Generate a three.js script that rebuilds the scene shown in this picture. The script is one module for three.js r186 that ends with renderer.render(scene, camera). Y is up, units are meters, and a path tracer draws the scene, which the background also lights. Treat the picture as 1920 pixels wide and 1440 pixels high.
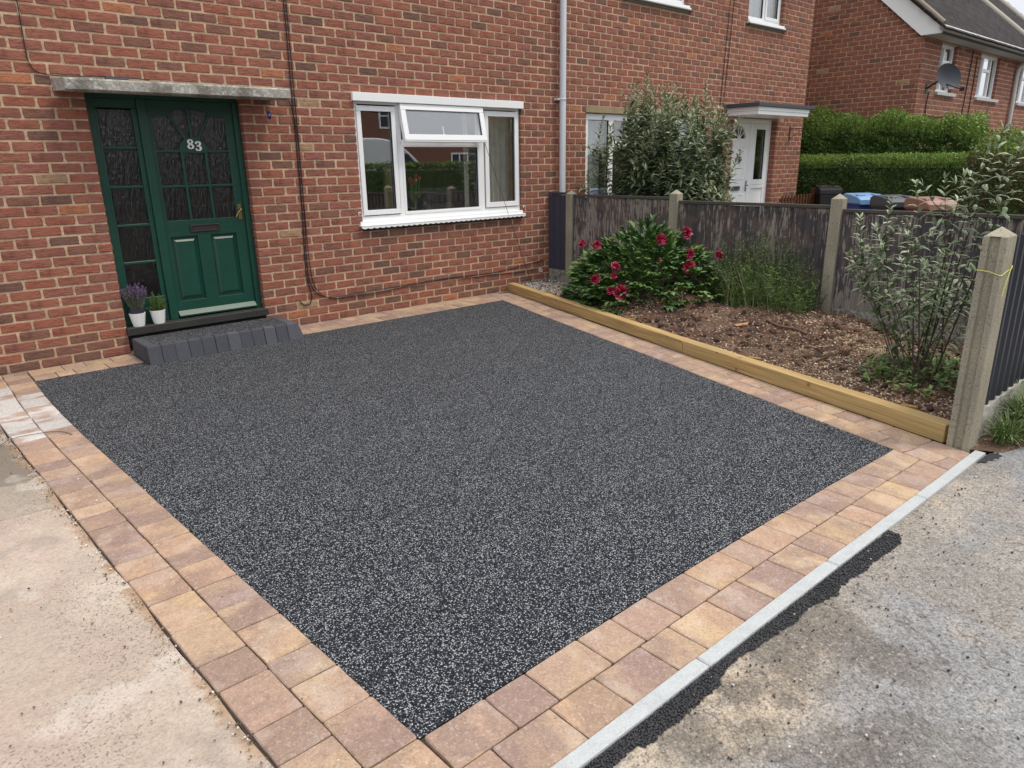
import * as THREE from 'three';
import { mergeGeometries } from 'three/addons/utils/BufferGeometryUtils.js';
import { RoundedBoxGeometry } from 'three/addons/geometries/RoundedBoxGeometry.js';
import { FontLoader } from 'three/addons/loaders/FontLoader.js';
import { TextGeometry } from 'three/addons/geometries/TextGeometry.js';

// ---------------------------------------------------------------- camera, sky, sun, exposure
const scene = new THREE.Scene();
const camera = new THREE.PerspectiveCamera(57.01, 4 / 3, 0.05, 400);
camera.position.set(-1.483, 1.544, 6.737);
camera.up.set(0.2093, 0.9546, -0.21195);
camera.lookAt(-1.483 + 0.63098, 1.544 - 0.29743, 6.737 - 0.71652);
const renderer = new THREE.WebGLRenderer({ antialias: true });
renderer.toneMapping = THREE.LinearToneMapping;
renderer.toneMappingExposure = 1.42;
renderer.shadowMap.enabled = true;

// noise helpers --------------------------------------------------
function mulberry(a) { return () => { a |= 0; a = a + 0x6D2B79F5 | 0; let t = Math.imul(a ^ a >>> 15, 1 | a); t = t + Math.imul(t ^ t >>> 7, 61 | t) ^ t; return ((t ^ t >>> 14) >>> 0) / 4294967296; }; }
const rng = mulberry(4711);
const rr = (a, b) => a + (b - a) * rng();
const pick = (a) => a[Math.floor(rng() * a.length)];
function hash2(x, y, s) { let h = Math.imul(x, 374761393) + Math.imul(y, 668265263) + Math.imul(s, 1442695041) | 0; h = Math.imul(h ^ h >>> 13, 1274126177); h ^= h >>> 16; return (h >>> 0) / 4294967296; }
function vnoise(x, y, px, py, s) {                        // value noise that repeats every px, py cells
  const xi = Math.floor(x), yi = Math.floor(y), fx = x - xi, fy = y - yi;
  const ux = fx * fx * (3 - 2 * fx), uy = fy * fy * (3 - 2 * fy);
  const x0 = ((xi % px) + px) % px, x1 = (x0 + 1) % px, y0 = ((yi % py) + py) % py, y1 = (y0 + 1) % py;
  const a = hash2(x0, y0, s), b = hash2(x1, y0, s), c = hash2(x0, y1, s), d = hash2(x1, y1, s);
  return a + (b - a) * ux + (c - a) * uy + (a - b - c + d) * ux * uy;
}
function fbm(u, v, fx, fy, oct, s) {                       // u, v in 0..1
  let t = 0, a = 0.5, n = 0;
  for (let i = 0; i < oct; i++) { t += a * vnoise(u * fx, v * fy, fx, fy, s + i * 17); n += a; a *= 0.5; fx *= 2; fy *= 2; }
  return t / n;
}
const clamp = (x, a = 0, b = 1) => Math.min(b, Math.max(a, x));
const smooth = (a, b, x) => { const t = clamp((x - a) / (b - a)); return t * t * (3 - 2 * t); };
const lerp = (a, b, t) => a + (b - a) * t;
const mix3 = (a, b, t) => [lerp(a[0], b[0], t), lerp(a[1], b[1], t), lerp(a[2], b[2], t)];
const toS = (x) => 255 * (x <= 0.0031308 ? 12.92 * x : 1.055 * Math.pow(x, 1 / 2.4) - 0.055);

// overcast sky: even cloud, brighter overhead
{
  const W = 256, H = 128, data = new Float32Array(W * H * 4);
  for (let j = 0; j < H; j++) for (let i = 0; i < W; i++) {
    const el = (j + 0.5) / H - 0.5, s = Math.sin(el * Math.PI);
    const n = fbm(i / W, j / H, 8, 4, 4, 5);
    const up = s > 0 ? (0.5 + 0.8 * s) * (0.86 + 0.28 * n) : 0.25;
    data.set([up * 0.955, up * 0.99, up * 1.05, 1], (j * W + i) * 4);
  }
  const sky = new THREE.DataTexture(data, W, H, THREE.RGBAFormat, THREE.FloatType);
  sky.mapping = THREE.EquirectangularReflectionMapping; sky.magFilter = sky.minFilter = THREE.LinearFilter; sky.needsUpdate = true;
  scene.background = sky; scene.environment = sky;
}
const sun = new THREE.DirectionalLight(0xfff3e2, 1.45);
sun.position.set(7.5, 19, 10); sun.target.position.set(2, 0, 2);
sun.castShadow = true; sun.shadow.radius = 25; sun.shadow.mapSize.set(2048, 2048);
Object.assign(sun.shadow.camera, { left: -22, right: 22, top: 22, bottom: -22, near: 0.5, far: 80 });
scene.add(sun, sun.target);

// ---------------------------------------------------------------- builders
function tex(W, H, sizeX, sizeY, fn, srgb = true) {        // fn(u, v) gives linear rgb (or one value for bump)
  const d = new Uint8Array(W * H * 4);
  for (let j = 0; j < H; j++) for (let i = 0; i < W; i++) {
    const c = fn((i + 0.5) / W, (j + 0.5) / H), o = (j * W + i) * 4;
    if (srgb) { d[o] = clamp(toS(c[0]), 0, 255); d[o + 1] = clamp(toS(c[1]), 0, 255); d[o + 2] = clamp(toS(c[2]), 0, 255); } else d[o] = d[o + 1] = d[o + 2] = clamp(c * 255, 0, 255);
    d[o + 3] = 255;
  }
  const t = new THREE.DataTexture(d, W, H, THREE.RGBAFormat);
  t.wrapS = t.wrapT = THREE.RepeatWrapping; t.magFilter = THREE.LinearFilter; t.minFilter = THREE.LinearMipmapLinearFilter; t.generateMipmaps = true;
  if (srgb) t.colorSpace = THREE.SRGBColorSpace;
  t.repeat.set(1 / sizeX, 1 / sizeY); t.needsUpdate = true;
  return t;
}
const std = (r, g, b, rough = 0.8, extra = {}) => { const m = new THREE.MeshStandardMaterial({ roughness: rough, ...extra }); m.color.setRGB(r, g, b); return m; };
const phys = (r, g, b, rough, extra = {}) => { const m = new THREE.MeshPhysicalMaterial({ roughness: rough, ...extra }); m.color.setRGB(r, g, b); return m; };
const counts = {};
const numbered = (n) => { const k = counts[n] = (counts[n] ?? -1) + 1; return k ? `${n}_${String(k).padStart(3, '0')}` : n; };
function mesh(name, geo, mat, parent) {
  const m = new THREE.Mesh(geo, mat); m.name = parent ? name : numbered(name); m.castShadow = m.receiveShadow = true;
  (parent ?? scene).add(m); return m;
}
function tag(o, label, category, group, kind) { o.userData.label = label; if (category) o.userData.category = category; if (group) o.userData.group = group; if (kind) o.userData.kind = kind; return o; }
const partLabel = (o, label) => { o.userData.label = label; return o; };
function thing(name, label, category, x = 0, y = 0, z = 0, turn = 0, group) {
  const g = new THREE.Group(); g.name = numbered(name); g.position.set(x, y, z); g.rotation.y = turn; scene.add(g);
  return tag(g, label, category, group);
}
const structure = (name, geo, mat) => { const m = mesh(name, geo, mat); m.userData.kind = 'structure'; return m; };
const flat = (g) => { const o = g.index ? g.toNonIndexed() : g; for (const k of Object.keys(o.attributes)) if (!['position', 'normal', 'uv', 'color'].includes(k)) o.deleteAttribute(k); return o; };
const merge = (gs) => mergeGeometries(gs.map(flat));
function uvm(g, ox = 0, oy = 0) {                           // uv in metres, by the way each face points
  g = flat(g); const p = g.attributes.position, n = g.attributes.normal, uv = new Float32Array(p.count * 2);
  for (let i = 0; i < p.count; i++) {
    const ax = Math.abs(n.getX(i)), ay = Math.abs(n.getY(i)), az = Math.abs(n.getZ(i));
    const x = p.getX(i), y = p.getY(i), z = p.getZ(i);
    const [u, v] = ay > ax && ay > az ? [x, z] : ax > az ? [z, y] : [x, y];
    uv[i * 2] = u + ox; uv[i * 2 + 1] = v + oy;
  }
  g.setAttribute('uv', new THREE.BufferAttribute(uv, 2)); return g;
}
const box = (w, h, d, x = 0, y = 0, z = 0) => new THREE.BoxGeometry(w, h, d).translate(x, y, z);
const boxe = (x0, x1, y0, y1, z0, z1) => box(x1 - x0, y1 - y0, z1 - z0, (x0 + x1) / 2, (y0 + y1) / 2, (z0 + z1) / 2);
const rbox = (w, h, d, x = 0, y = 0, z = 0, r = 0.004, s = 2) => new RoundedBoxGeometry(w, h, d, s, Math.min(r, w / 2.1, h / 2.1, d / 2.1)).translate(x, y, z);
const rboxe = (x0, x1, y0, y1, z0, z1, r = 0.004) => rbox(x1 - x0, y1 - y0, z1 - z0, (x0 + x1) / 2, (y0 + y1) / 2, (z0 + z1) / 2, r);
const V = (x, y, z) => new THREE.Vector3(x, y, z);
const cylBetween = (a, b, r0, r1, seg = 10) => { const d = b.clone().sub(a), g = new THREE.CylinderGeometry(r1, r0, d.length(), seg, 1); g.translate(0, d.length() / 2, 0); g.applyQuaternion(new THREE.Quaternion().setFromUnitVectors(V(0, 1, 0), d.normalize())); return g.translate(a.x, a.y, a.z); };
const tubeThrough = (pts, r, seg = 40, sides = 6) => new THREE.TubeGeometry(new THREE.CatmullRomCurve3(pts, false, 'centripetal'), seg, r, sides);
function frameGeo(x0, x1, y0, y1, z0, z1, w) {              // four bars round an opening, butted, stiles between rails
  return merge([rboxe(x0, x1, y1 - w, y1, z0, z1), rboxe(x0, x1, y0, y0 + w, z0, z1), rboxe(x0, x0 + w, y0 + w, y1 - w, z0 + 0.001, z1 - 0.001), rboxe(x1 - w, x1, y0 + w, y1 - w, z0 + 0.001, z1 - 0.001)]);
}
// collects leaves, stems and loose faces into one mesh
class Bag {
  constructor() { this.p = []; this.c = []; }
  tri(a, b, c, col) { this.p.push(a.x, a.y, a.z, b.x, b.y, b.z, c.x, c.y, c.z); for (let i = 0; i < 3; i++) this.c.push(col[0], col[1], col[2]); }
  leaf(o, dir, len, wid, droop, col, segs = 3, fold = 0.25, roll = 0) {
    const d = dir.clone().normalize(), side = V(0, 1, 0).cross(d); if (side.lengthSq() < 1e-4) side.set(1, 0, 0); side.normalize();
    if (roll) side.applyAxisAngle(d, roll);
    let c = o.clone(), prev = null; const step = len / segs;
    for (let i = 0; i <= segs; i++) {
      const t = i / segs, w = i === segs ? 0 : wid * 0.5 * Math.pow(Math.sin(Math.PI * clamp(0.08 + t * 0.9)), 0.8);
      const nrm = d.clone().cross(side).normalize();
      const cur = { m: c.clone().addScaledVector(nrm, w * fold * 0.9), l: c.clone().addScaledVector(side, w), r: c.clone().addScaledVector(side, -w) };
      if (prev) {
        if (i < segs) { this.tri(prev.l, cur.l, cur.m, col); this.tri(prev.l, cur.m, prev.m, col); this.tri(prev.m, cur.m, cur.r, col); this.tri(prev.m, cur.r, prev.r, col); } else { this.tri(prev.l, cur.m, prev.m, col); this.tri(prev.m, cur.m, prev.r, col); }
      }
      prev = cur; c = c.clone().addScaledVector(d, step);
      d.applyAxisAngle(side, droop / segs);
    }
  }
  chip(o, dir, nrm, len, wid, col) {                        // a small flat leaf of two faces
    const s = dir.clone().cross(nrm).normalize().multiplyScalar(wid / 2), m = o.clone().addScaledVector(dir, len * 0.45), e = o.clone().addScaledVector(dir, len);
    const a = m.clone().add(s).addScaledVector(nrm, wid * 0.12), b = m.clone().sub(s).addScaledVector(nrm, wid * 0.12);
    this.tri(o, a, e, col); this.tri(o, e, b, col);
  }
  stem(pts, r0, r1, col, sides = 4) {
    for (let i = 0; i + 1 < pts.length; i++) {
      const a = pts[i], b = pts[i + 1], d = b.clone().sub(a).normalize(), s = Math.abs(d.y) < 0.95 ? V(0, 1, 0).cross(d).normalize() : V(1, 0, 0).cross(d).normalize(), q = d.clone().cross(s);
      const ra = lerp(r0, r1, i / (pts.length - 1)), rb = lerp(r0, r1, (i + 1) / (pts.length - 1)), A = [], B = [];
      for (let k = 0; k < sides; k++) { const an = k / sides * 6.2832, v = s.clone().multiplyScalar(Math.cos(an)).addScaledVector(q, Math.sin(an)); A.push(a.clone().addScaledVector(v, ra)); B.push(b.clone().addScaledVector(v, rb)); }
      for (let k = 0; k < sides; k++) { const n = (k + 1) % sides; this.tri(A[k], A[n], B[n], col); this.tri(A[k], B[n], B[k], col); }
    }
  }
  geo() { const g = new THREE.BufferGeometry(); g.setAttribute('position', new THREE.Float32BufferAttribute(this.p, 3)); g.setAttribute('color', new THREE.Float32BufferAttribute(this.c, 3)); g.computeVertexNormals(); return g; }
}
const vary = (c, a) => { const k = 1 + rr(-a, a), h = rr(-a, a) * 0.3; return [c[0] * (k + h), c[1] * k, c[2] * (k - h)]; };
const randDir = () => { const z = rr(-1, 1), a = rr(0, 6.2832), s = Math.sqrt(1 - z * z); return V(s * Math.cos(a), z, s * Math.sin(a)); };
const leafMat = (rough = 0.65, tr = 0.25) => new THREE.MeshPhysicalMaterial({ vertexColors: true, roughness: rough, transmission: tr, thickness: 0, side: THREE.DoubleSide });

// ---------------------------------------------------------------- materials
const brickTex = tex(1024, 1024, 0.9, 0.9, (u, v) => {
  const line = vnoise(u * 40, v * 150, 40, 150, 3), fine = fbm(u, v, 60, 90, 3, 9), big = fbm(u, v, 9, 14, 3, 21), sc = vnoise(u * 14, v * 300, 14, 300, 33);
  let k = 0.66 + 0.36 * line + 0.3 * (fine - 0.5) + 0.26 * (big - 0.5) + 0.2 * sc;
  const soot = smooth(0.6, 0.78, fbm(u, v, 16, 22, 3, 55)) * 0.2;
  k *= 1 - soot;
  return [k * 1.0, k * (0.97 + 0.1 * (big - 0.5)), k * (0.95 + 0.14 * soot)];
});
const brickBump = tex(512, 512, 0.9, 0.9, (u, v) => 0.55 * vnoise(u * 40, v * 150, 40, 150, 3) + 0.25 * fbm(u, v, 60, 90, 3, 9) + 0.2 * vnoise(u * 14, v * 256, 14, 256, 33), false);
const brickTones = [[0.285, 0.116, 0.084], [0.268, 0.106, 0.078], [0.30, 0.118, 0.083], [0.25, 0.104, 0.08], [0.21, 0.101, 0.078], [0.28, 0.114, 0.09], [0.292, 0.108, 0.074], [0.165, 0.09, 0.072], [0.40, 0.165, 0.09], [0.36, 0.245, 0.155]];
const toneWeights = [20, 20, 13, 15, 10, 12, 11, 4, 1.2, 0.8];
function pickTone(r = rng) { let s = toneWeights.reduce((a, b) => a + b) * r(); for (let i = 0; i < toneWeights.length; i++) { s -= toneWeights[i]; if (s <= 0) return i; } return 0; }
const brickMats = brickTones.map((t) => std(t[0] * 1.03, t[1] * 0.97, t[2] * 0.91, 0.9, { map: brickTex, bumpMap: brickBump, bumpScale: 0.004 }));
const brickVMat = std(1, 1, 1, 0.9, { map: brickTex, bumpMap: brickBump, bumpScale: 0.004, vertexColors: true });
const mortarTex = tex(512, 512, 0.6, 0.6, (u, v) => { const k = 0.75 + 0.5 * (fbm(u, v, 50, 50, 3, 4) - 0.5) + 0.5 * (fbm(u, v, 6, 6, 3, 14) - 0.5); return [k, k * 0.98, k * 0.95]; });
const mortarMat = std(0.61, 0.45, 0.305, 0.95, { map: mortarTex, bumpMap: mortarTex, bumpScale: 0.003 });
const concreteTex = tex(1024, 1024, 1.1, 1.1, (u, v) => {
  const g = fbm(u, v, 210, 210, 2, 2), b = fbm(u, v, 5, 4, 4, 8), s = vnoise(u * 60, v * 6, 60, 6, 77), pit = smooth(0.75, 0.8, fbm(u, v, 130, 130, 2, 44));
  const k = (0.76 + 0.4 * (g - 0.5) + 0.4 * (b - 0.5) + 0.1 * s) * (1 - 0.4 * pit);
  return [k, k * (0.97 + 0.05 * b), k * (0.92 - 0.08 * b)];
});
const postMat = std(0.36, 0.325, 0.275, 0.92, { map: concreteTex, bumpMap: concreteTex, bumpScale: 0.004 });
const fineTex = tex(256, 256, 0.4, 0.4, (u, v) => { const k = 0.86 + 0.26 * (fbm(u, v, 100, 100, 2, 4) - 0.5) + 0.2 * (fbm(u, v, 6, 6, 3, 14) - 0.5); return [k, k, k * 0.99]; });
const kerbMat = std(0.47, 0.49, 0.495, 0.9, { map: fineTex, bumpMap: fineTex, bumpScale: 0.002 });
const slabTex = tex(1024, 512, 1.2, 0.6, (u, v) => {
  const g = fbm(u, v, 140, 70, 2, 2), b = fbm(u, v, 9, 5, 4, 18), l = smooth(0.55, 0.68, fbm(u, v, 60, 30, 3, 61)), d = smooth(0.5, 0.72, fbm(u, v, 14, 7, 4, 71));
  const k = 0.32 + 0.25 * (g - 0.5) + 0.2 * (b - 0.5); let c = [k, k * 0.96, k * 0.86];
  c = mix3(c, [0.55, 0.54, 0.49], l * 0.7); c = mix3(c, [0.1, 0.09, 0.07], d * 0.6); return c;
});
const slabMat = std(1, 1, 1, 0.95, { map: slabTex, bumpMap: concreteTex, bumpScale: 0.006 });
const upvc = phys(0.86, 0.87, 0.88, 0.28, { clearcoat: 0.2, clearcoatRoughness: 0.3 });
const upvcPipe = phys(0.62, 0.66, 0.71, 0.35);
const glass = new THREE.MeshPhysicalMaterial({ transmission: 1, thickness: 0, roughness: 0.0, ior: 1.55, specularIntensity: 1 });
const roomPaint = std(0.34, 0.31, 0.27, 0.95);
const gasket = std(0.02, 0.02, 0.022, 0.6);
const blackPlastic = std(0.015, 0.015, 0.018, 0.45);

// ---------------------------------------------------------------- bricks
function brickGeo(w, h, d, rand, ox, oy) {                   // face at z = 0, uneven outline, softened arrises
  const J = 0.0022, xs = w / 2, ys = h / 2, j = () => (rand() - 0.5) * 2 * J, c = 0.004;
  const ring = [[-xs + c, ys], [-xs / 3, ys], [xs / 3, ys], [xs - c, ys], [xs, 0], [xs - c, -ys], [xs / 3, -ys], [-xs / 3, -ys], [-xs + c, -ys], [-xs, 0]].map(([x, y]) => [x + j(), y + j()]);
  const f = ring.map(([x, y]) => [x * (1 - 0.005 / xs), y * (1 - 0.0042 / ys), (rand() - 0.5) * 0.0016]), n = ring.length, p = [];
  const P = (a) => p.push(a[0], a[1], a[2]), o = ring.map(([x, y]) => [x, y, -0.005]), b = ring.map(([x, y]) => [x, y, -d]);
  const m = [0, 0, 0.0006];
  for (let i = 0; i < n; i++) { const k = (i + 1) % n; P(m); P(f[k]); P(f[i]); P(f[i]); P(f[k]); P(o[k]); P(f[i]); P(o[k]); P(o[i]); P(o[i]); P(o[k]); P(b[k]); P(o[i]); P(b[k]); P(b[i]); }
  const g = new THREE.BufferGeometry(); g.setAttribute('position', new THREE.Float32BufferAttribute(p, 3)); g.computeVertexNormals();
  return uvm(g, ox, oy);
}
const BR = mulberry(99);
const fullVariants = Array.from({ length: 8 }, () => brickGeo(0.2115, 0.067, 0.05, BR, BR() * 0.9, BR() * 0.9));
function layBricks(x0, x1, courses, C, off, openings, joint = 0.0135) {
  const out = [];
  for (let c = 1; c <= courses; c++) {
    const y0 = (c - 1) * C, y1 = c * C; let segs = [[x0, x1]];
    for (const [a, b, lo, hi] of openings) {
      if (Math.min(hi, y1) - Math.max(lo, y0) < C * 0.35) continue;
      segs = segs.flatMap(([s, e]) => (b <= s || a >= e ? [[s, e]] : [[s, a], [b, e]].filter(([p, q]) => q - p > 0.03)));
    }
    for (const [s, e] of segs) {
      const o = off(c, (s + e) / 2), cuts = [];
      for (let k = Math.ceil((s - o) / 0.225); o + k * 0.225 < e; k++) { const x = o + k * 0.225; if (x > s + 0.045 && x < e - 0.045) cuts.push(x + (BR() - 0.5) * 0.005); }
      const e2 = [s, ...cuts, e];
      for (let i = 0; i + 1 < e2.length; i++) {
        const a = e2[i] + (i ? joint / 2 : 0), b = e2[i + 1] - (i + 2 < e2.length ? joint / 2 : 0);
        out.push({ u: (a + b) / 2, v: (y0 + y1) / 2 + (BR() - 0.5) * 0.002, w: b - a, h: C - joint, deep: (i === 0 && s > x0 + 0.01) || (i + 2 === e2.length && e < x1 - 0.01) });
      }
    }
  }
  return out;
}
function hangBricks(wall, bricks, toWorld, room = 300) {      // the ones that show largest are parts of their own; the rest are joined
  const cam = camera.position;
  for (const b of bricks) { const w = toWorld(b); b.score = b.out ? -1 : b.w / w.distanceToSquared(cam); }
  const scores = bricks.map((b) => b.score).sort((p, q) => q - p), cut = scores[Math.min(room, scores.length) - 1];
  const rest = []; let made = 0;
  for (const b of bricks) {
    const t = b.tone ?? pickTone(BR), std_ = Math.abs(b.w - 0.2115) < 0.012 && Math.abs(b.h - 0.067) < 0.002 && !b.deep && !b.clip;
    if (b.score >= cut && made < room && b.score > 0) {
      made++;
      const g = std_ ? fullVariants[Math.floor(BR() * 8)] : brickGeo(b.w, b.h, b.deep ? 0.1 : 0.05, BR, BR(), BR());
      const m = mesh('brick', g, brickMats[t], wall); m.position.set(b.u, b.v, (BR() - 0.5) * 0.0045); if (std_) { m.scale.x = b.w / 0.2115; m.scale.y = b.h / 0.067; }
    } else {
      const g = (std_ && !b.clip ? fullVariants[Math.floor(BR() * 8)].clone().scale(b.w / 0.2115, b.h / 0.067, 1) : brickGeo(b.w, b.h, b.deep ? 0.1 : 0.05, BR, BR(), BR())).translate(b.u, b.v, (BR() - 0.5) * 0.0045);
      const k = 0.99 * (0.93 + 0.14 * BR()), col = new Float32Array(g.attributes.position.count * 3); for (let i = 0; i < col.length; i++) col[i] = brickTones[t][i % 3] * k * [1.04, 0.98, 0.92][i % 3];
      g.setAttribute('color', new THREE.BufferAttribute(col, 3)); rest.push(g);
    }
  }
  if (rest.length) { const m = mesh('brickwork', merge(rest), brickVMat, wall); m.userData.kind = 'stuff'; m.userData.label = 'further bricks of the same wall'; }
}
function wallWithHoles(x0, x1, y0, y1, openings, depth, g = 0.006) {
  const s = new THREE.Shape([new THREE.Vector2(x0, y0), new THREE.Vector2(x1, y0), new THREE.Vector2(x1, y1), new THREE.Vector2(x0, y1)]);
  for (const [a, b, lo, hi] of openings) s.holes.push(new THREE.Path([new THREE.Vector2(a - g, lo), new THREE.Vector2(a - g, hi), new THREE.Vector2(b + g, hi), new THREE.Vector2(b + g, lo)]));
  return uvm(new THREE.ExtrudeGeometry(s, { depth, bevelEnabled: false }).translate(0, 0, -depth - 0.0048));
}
// ---------------------------------------------------------------- the pair of brick houses (numbers 83 and its neighbour)
const C = 0.0805, WX0 = -2.6, WX1 = 11.65;
const house = thing('semi_detached_house', 'red brick house pair with green door numbered 83 and white framed windows', 'house');
{
  const holes = [[0, 1.24, 0.02, 2.17], [2.4, 4.665, 0.8855, 2.254], [5.83, 8.36, 0.8855, 2.254], [9.36, 10.72, 0.05, 2.21], [6.55, 7.93, 3.5675, 4.99], [9.55, 10.62, 3.5675, 4.99]];
  const slots = [...holes, [-0.215, 1.575, 2.16, 2.25], [0, 1.24, 0, 0.25], [9.36, 10.72, 0, 0.1], [9.09, 10.95, 2.21, 2.26]];
  const courses = 64;
  const wall = mesh('wall', wallWithHoles(WX0, WX1, -0.1, courses * C, holes, 0.24), mortarMat, house);
  const off = (c, xm) => (xm < 0 && c <= 27 ? (c % 2 ? 0 : -0.1125) : (c % 2 ? 1.242 + 0.1125 : 1.242));
  const bricks = layBricks(WX0, WX1, courses, C, off, slots);
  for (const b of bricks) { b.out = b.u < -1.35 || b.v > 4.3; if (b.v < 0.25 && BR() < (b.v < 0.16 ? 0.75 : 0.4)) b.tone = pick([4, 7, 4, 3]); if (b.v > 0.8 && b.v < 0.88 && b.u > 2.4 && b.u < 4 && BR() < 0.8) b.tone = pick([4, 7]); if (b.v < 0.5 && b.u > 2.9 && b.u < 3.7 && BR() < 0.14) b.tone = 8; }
  hangBricks(wall, bricks, (b) => V(b.u, b.v, 0));
  // return wall on the far side of the neighbour, partition and roof
  mesh('side_wall', uvm(merge([boxe(WX1 - 0.24, WX1 - 0.006, -0.1, courses * C, -7.5, -0.25), boxe(WX0 + 0.006, WX0 + 0.24, -0.1, courses * C, -7.5, -0.25), boxe(WX0, WX1, -0.1, courses * C, -7.74, -7.5)])), mortarMat, house);
  const roofS = new THREE.Shape([new THREE.Vector2(0.35, 5.02), new THREE.Vector2(-3.75, 8.0), new THREE.Vector2(-7.85, 5.02), new THREE.Vector2(-7.85, 5.15), new THREE.Vector2(-3.75, 8.16), new THREE.Vector2(0.35, 5.15)]);
  mesh('roof', uvm(new THREE.ExtrudeGeometry(roofS, { depth: WX1 - WX0 + 0.3, bevelEnabled: false }).rotateY(-Math.PI / 2).translate(WX1 + 0.15, 0, 0)), std(0.07, 0.06, 0.055, 0.85, { side: THREE.DoubleSide }), house);
  mesh('gutter', merge([boxe(WX0 - 0.1, WX1 + 0.1, 4.98, 5.06, 0.3, 0.4)]), upvcPipe, house);
}
// rooms behind the openings
function room(x0, x1, y0, y1, zb, mat = roomPaint) {
  const t = 0.08, zf = -0.255;
  mesh('room', merge([boxe(x0 - t, x0, y0, y1, zb, zf), boxe(x1, x1 + t, y0, y1, zb, zf), boxe(x0 - t, x1 + t, y1, y1 + t, zb, zf), boxe(x0 - t, x1 + t, y0 - t, y0, zb, zf), boxe(x0 - t, x1 + t, y0, y1, zb - t, zb)]), mat, house);
}
room(-0.3, 1.5, 0.1, 2.4, -5.2); room(1.7, 5.2, 0.05, 2.45, -5.6); room(5.5, 8.8, 0.05, 2.45, -3.2); room(9.0, 11.2, 0.05, 2.45, -2.2);
room(6.2, 8.2, 2.75, 5.05, -2.6); room(9.2, 10.9, 2.75, 5.05, -2.6);

// ---- concrete door canopy
{
  const s = new THREE.Shape(); const z1 = 0.43;
  s.moveTo(-0.12, 2.152); s.lineTo(z1 - 0.05, 2.12); s.lineTo(z1, 2.132); s.lineTo(z1, 2.19); s.lineTo(z1 - 0.012, 2.2); s.lineTo(-0.12, 2.238);
  const o = flat(new THREE.ExtrudeGeometry(s, { depth: 1.73, bevelEnabled: true, bevelSize: 0.006, bevelThickness: 0.006, bevelSegments: 2 })  .rotateY(-Math.PI / 2).translate(1.522, 0, 0)), a = o.attributes.position.array;
  // the front left corner is broken off and rounded
  for (let i = 0; i < a.length; i += 3) { const dx = a[i] + 0.208, dz = z1 - a[i + 2]; if (dx < 0.2 && dz < 0.3 && dz + dx < 0.13) { const k = 0.13 - dz - dx; a[i + 2] -= k * 0.55; a[i] += k * 0.1; } }
  o.computeVertexNormals();
  partLabel(mesh('door_canopy', uvm(o), slabMat, house), 'weathered concrete slab over the green door');
  mesh('slate_offcut', rboxe(0.16, 0.33, 2.241, 2.256, 0.004, 0.05), std(0.08, 0.085, 0.1, 0.8), house);
}
// ---- green front door with side light
const paintTex = tex(512, 512, 0.8, 0.8, (u, v) => { const k = 0.9 + 0.2 * (fbm(u, v, 6, 40, 3, 6) - 0.5) + 0.25 * (fbm(u, v, 5, 5, 3, 16) - 0.5), d = smooth(0.8, 0.86, fbm(u, v, 90, 90, 2, 88)); return mix3([k, k, k], [2.6, 1.8, 1.9], d * 0.35); });
const green = phys(0.006, 0.062, 0.041, 0.36, { map: paintTex, clearcoat: 0.25, clearcoatRoughness: 0.3 });
const streak = tex(512, 512, 0.3, 0.3, (u, v) => { const w = 0.03 * fbm(u, v, 4, 8, 2, 3); return clamp(0.5 + 1.3 * (fbm(u + w, v, 46, 7, 3, 91) - 0.5)); }, false);
const obscure = new THREE.MeshPhysicalMaterial({ transmission: 1, thickness: 0, roughness: 0.14, ior: 1.7, bumpMap: streak, bumpScale: 0.005 }); obscure.color.setRGB(0.5, 0.45, 0.52);
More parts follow.
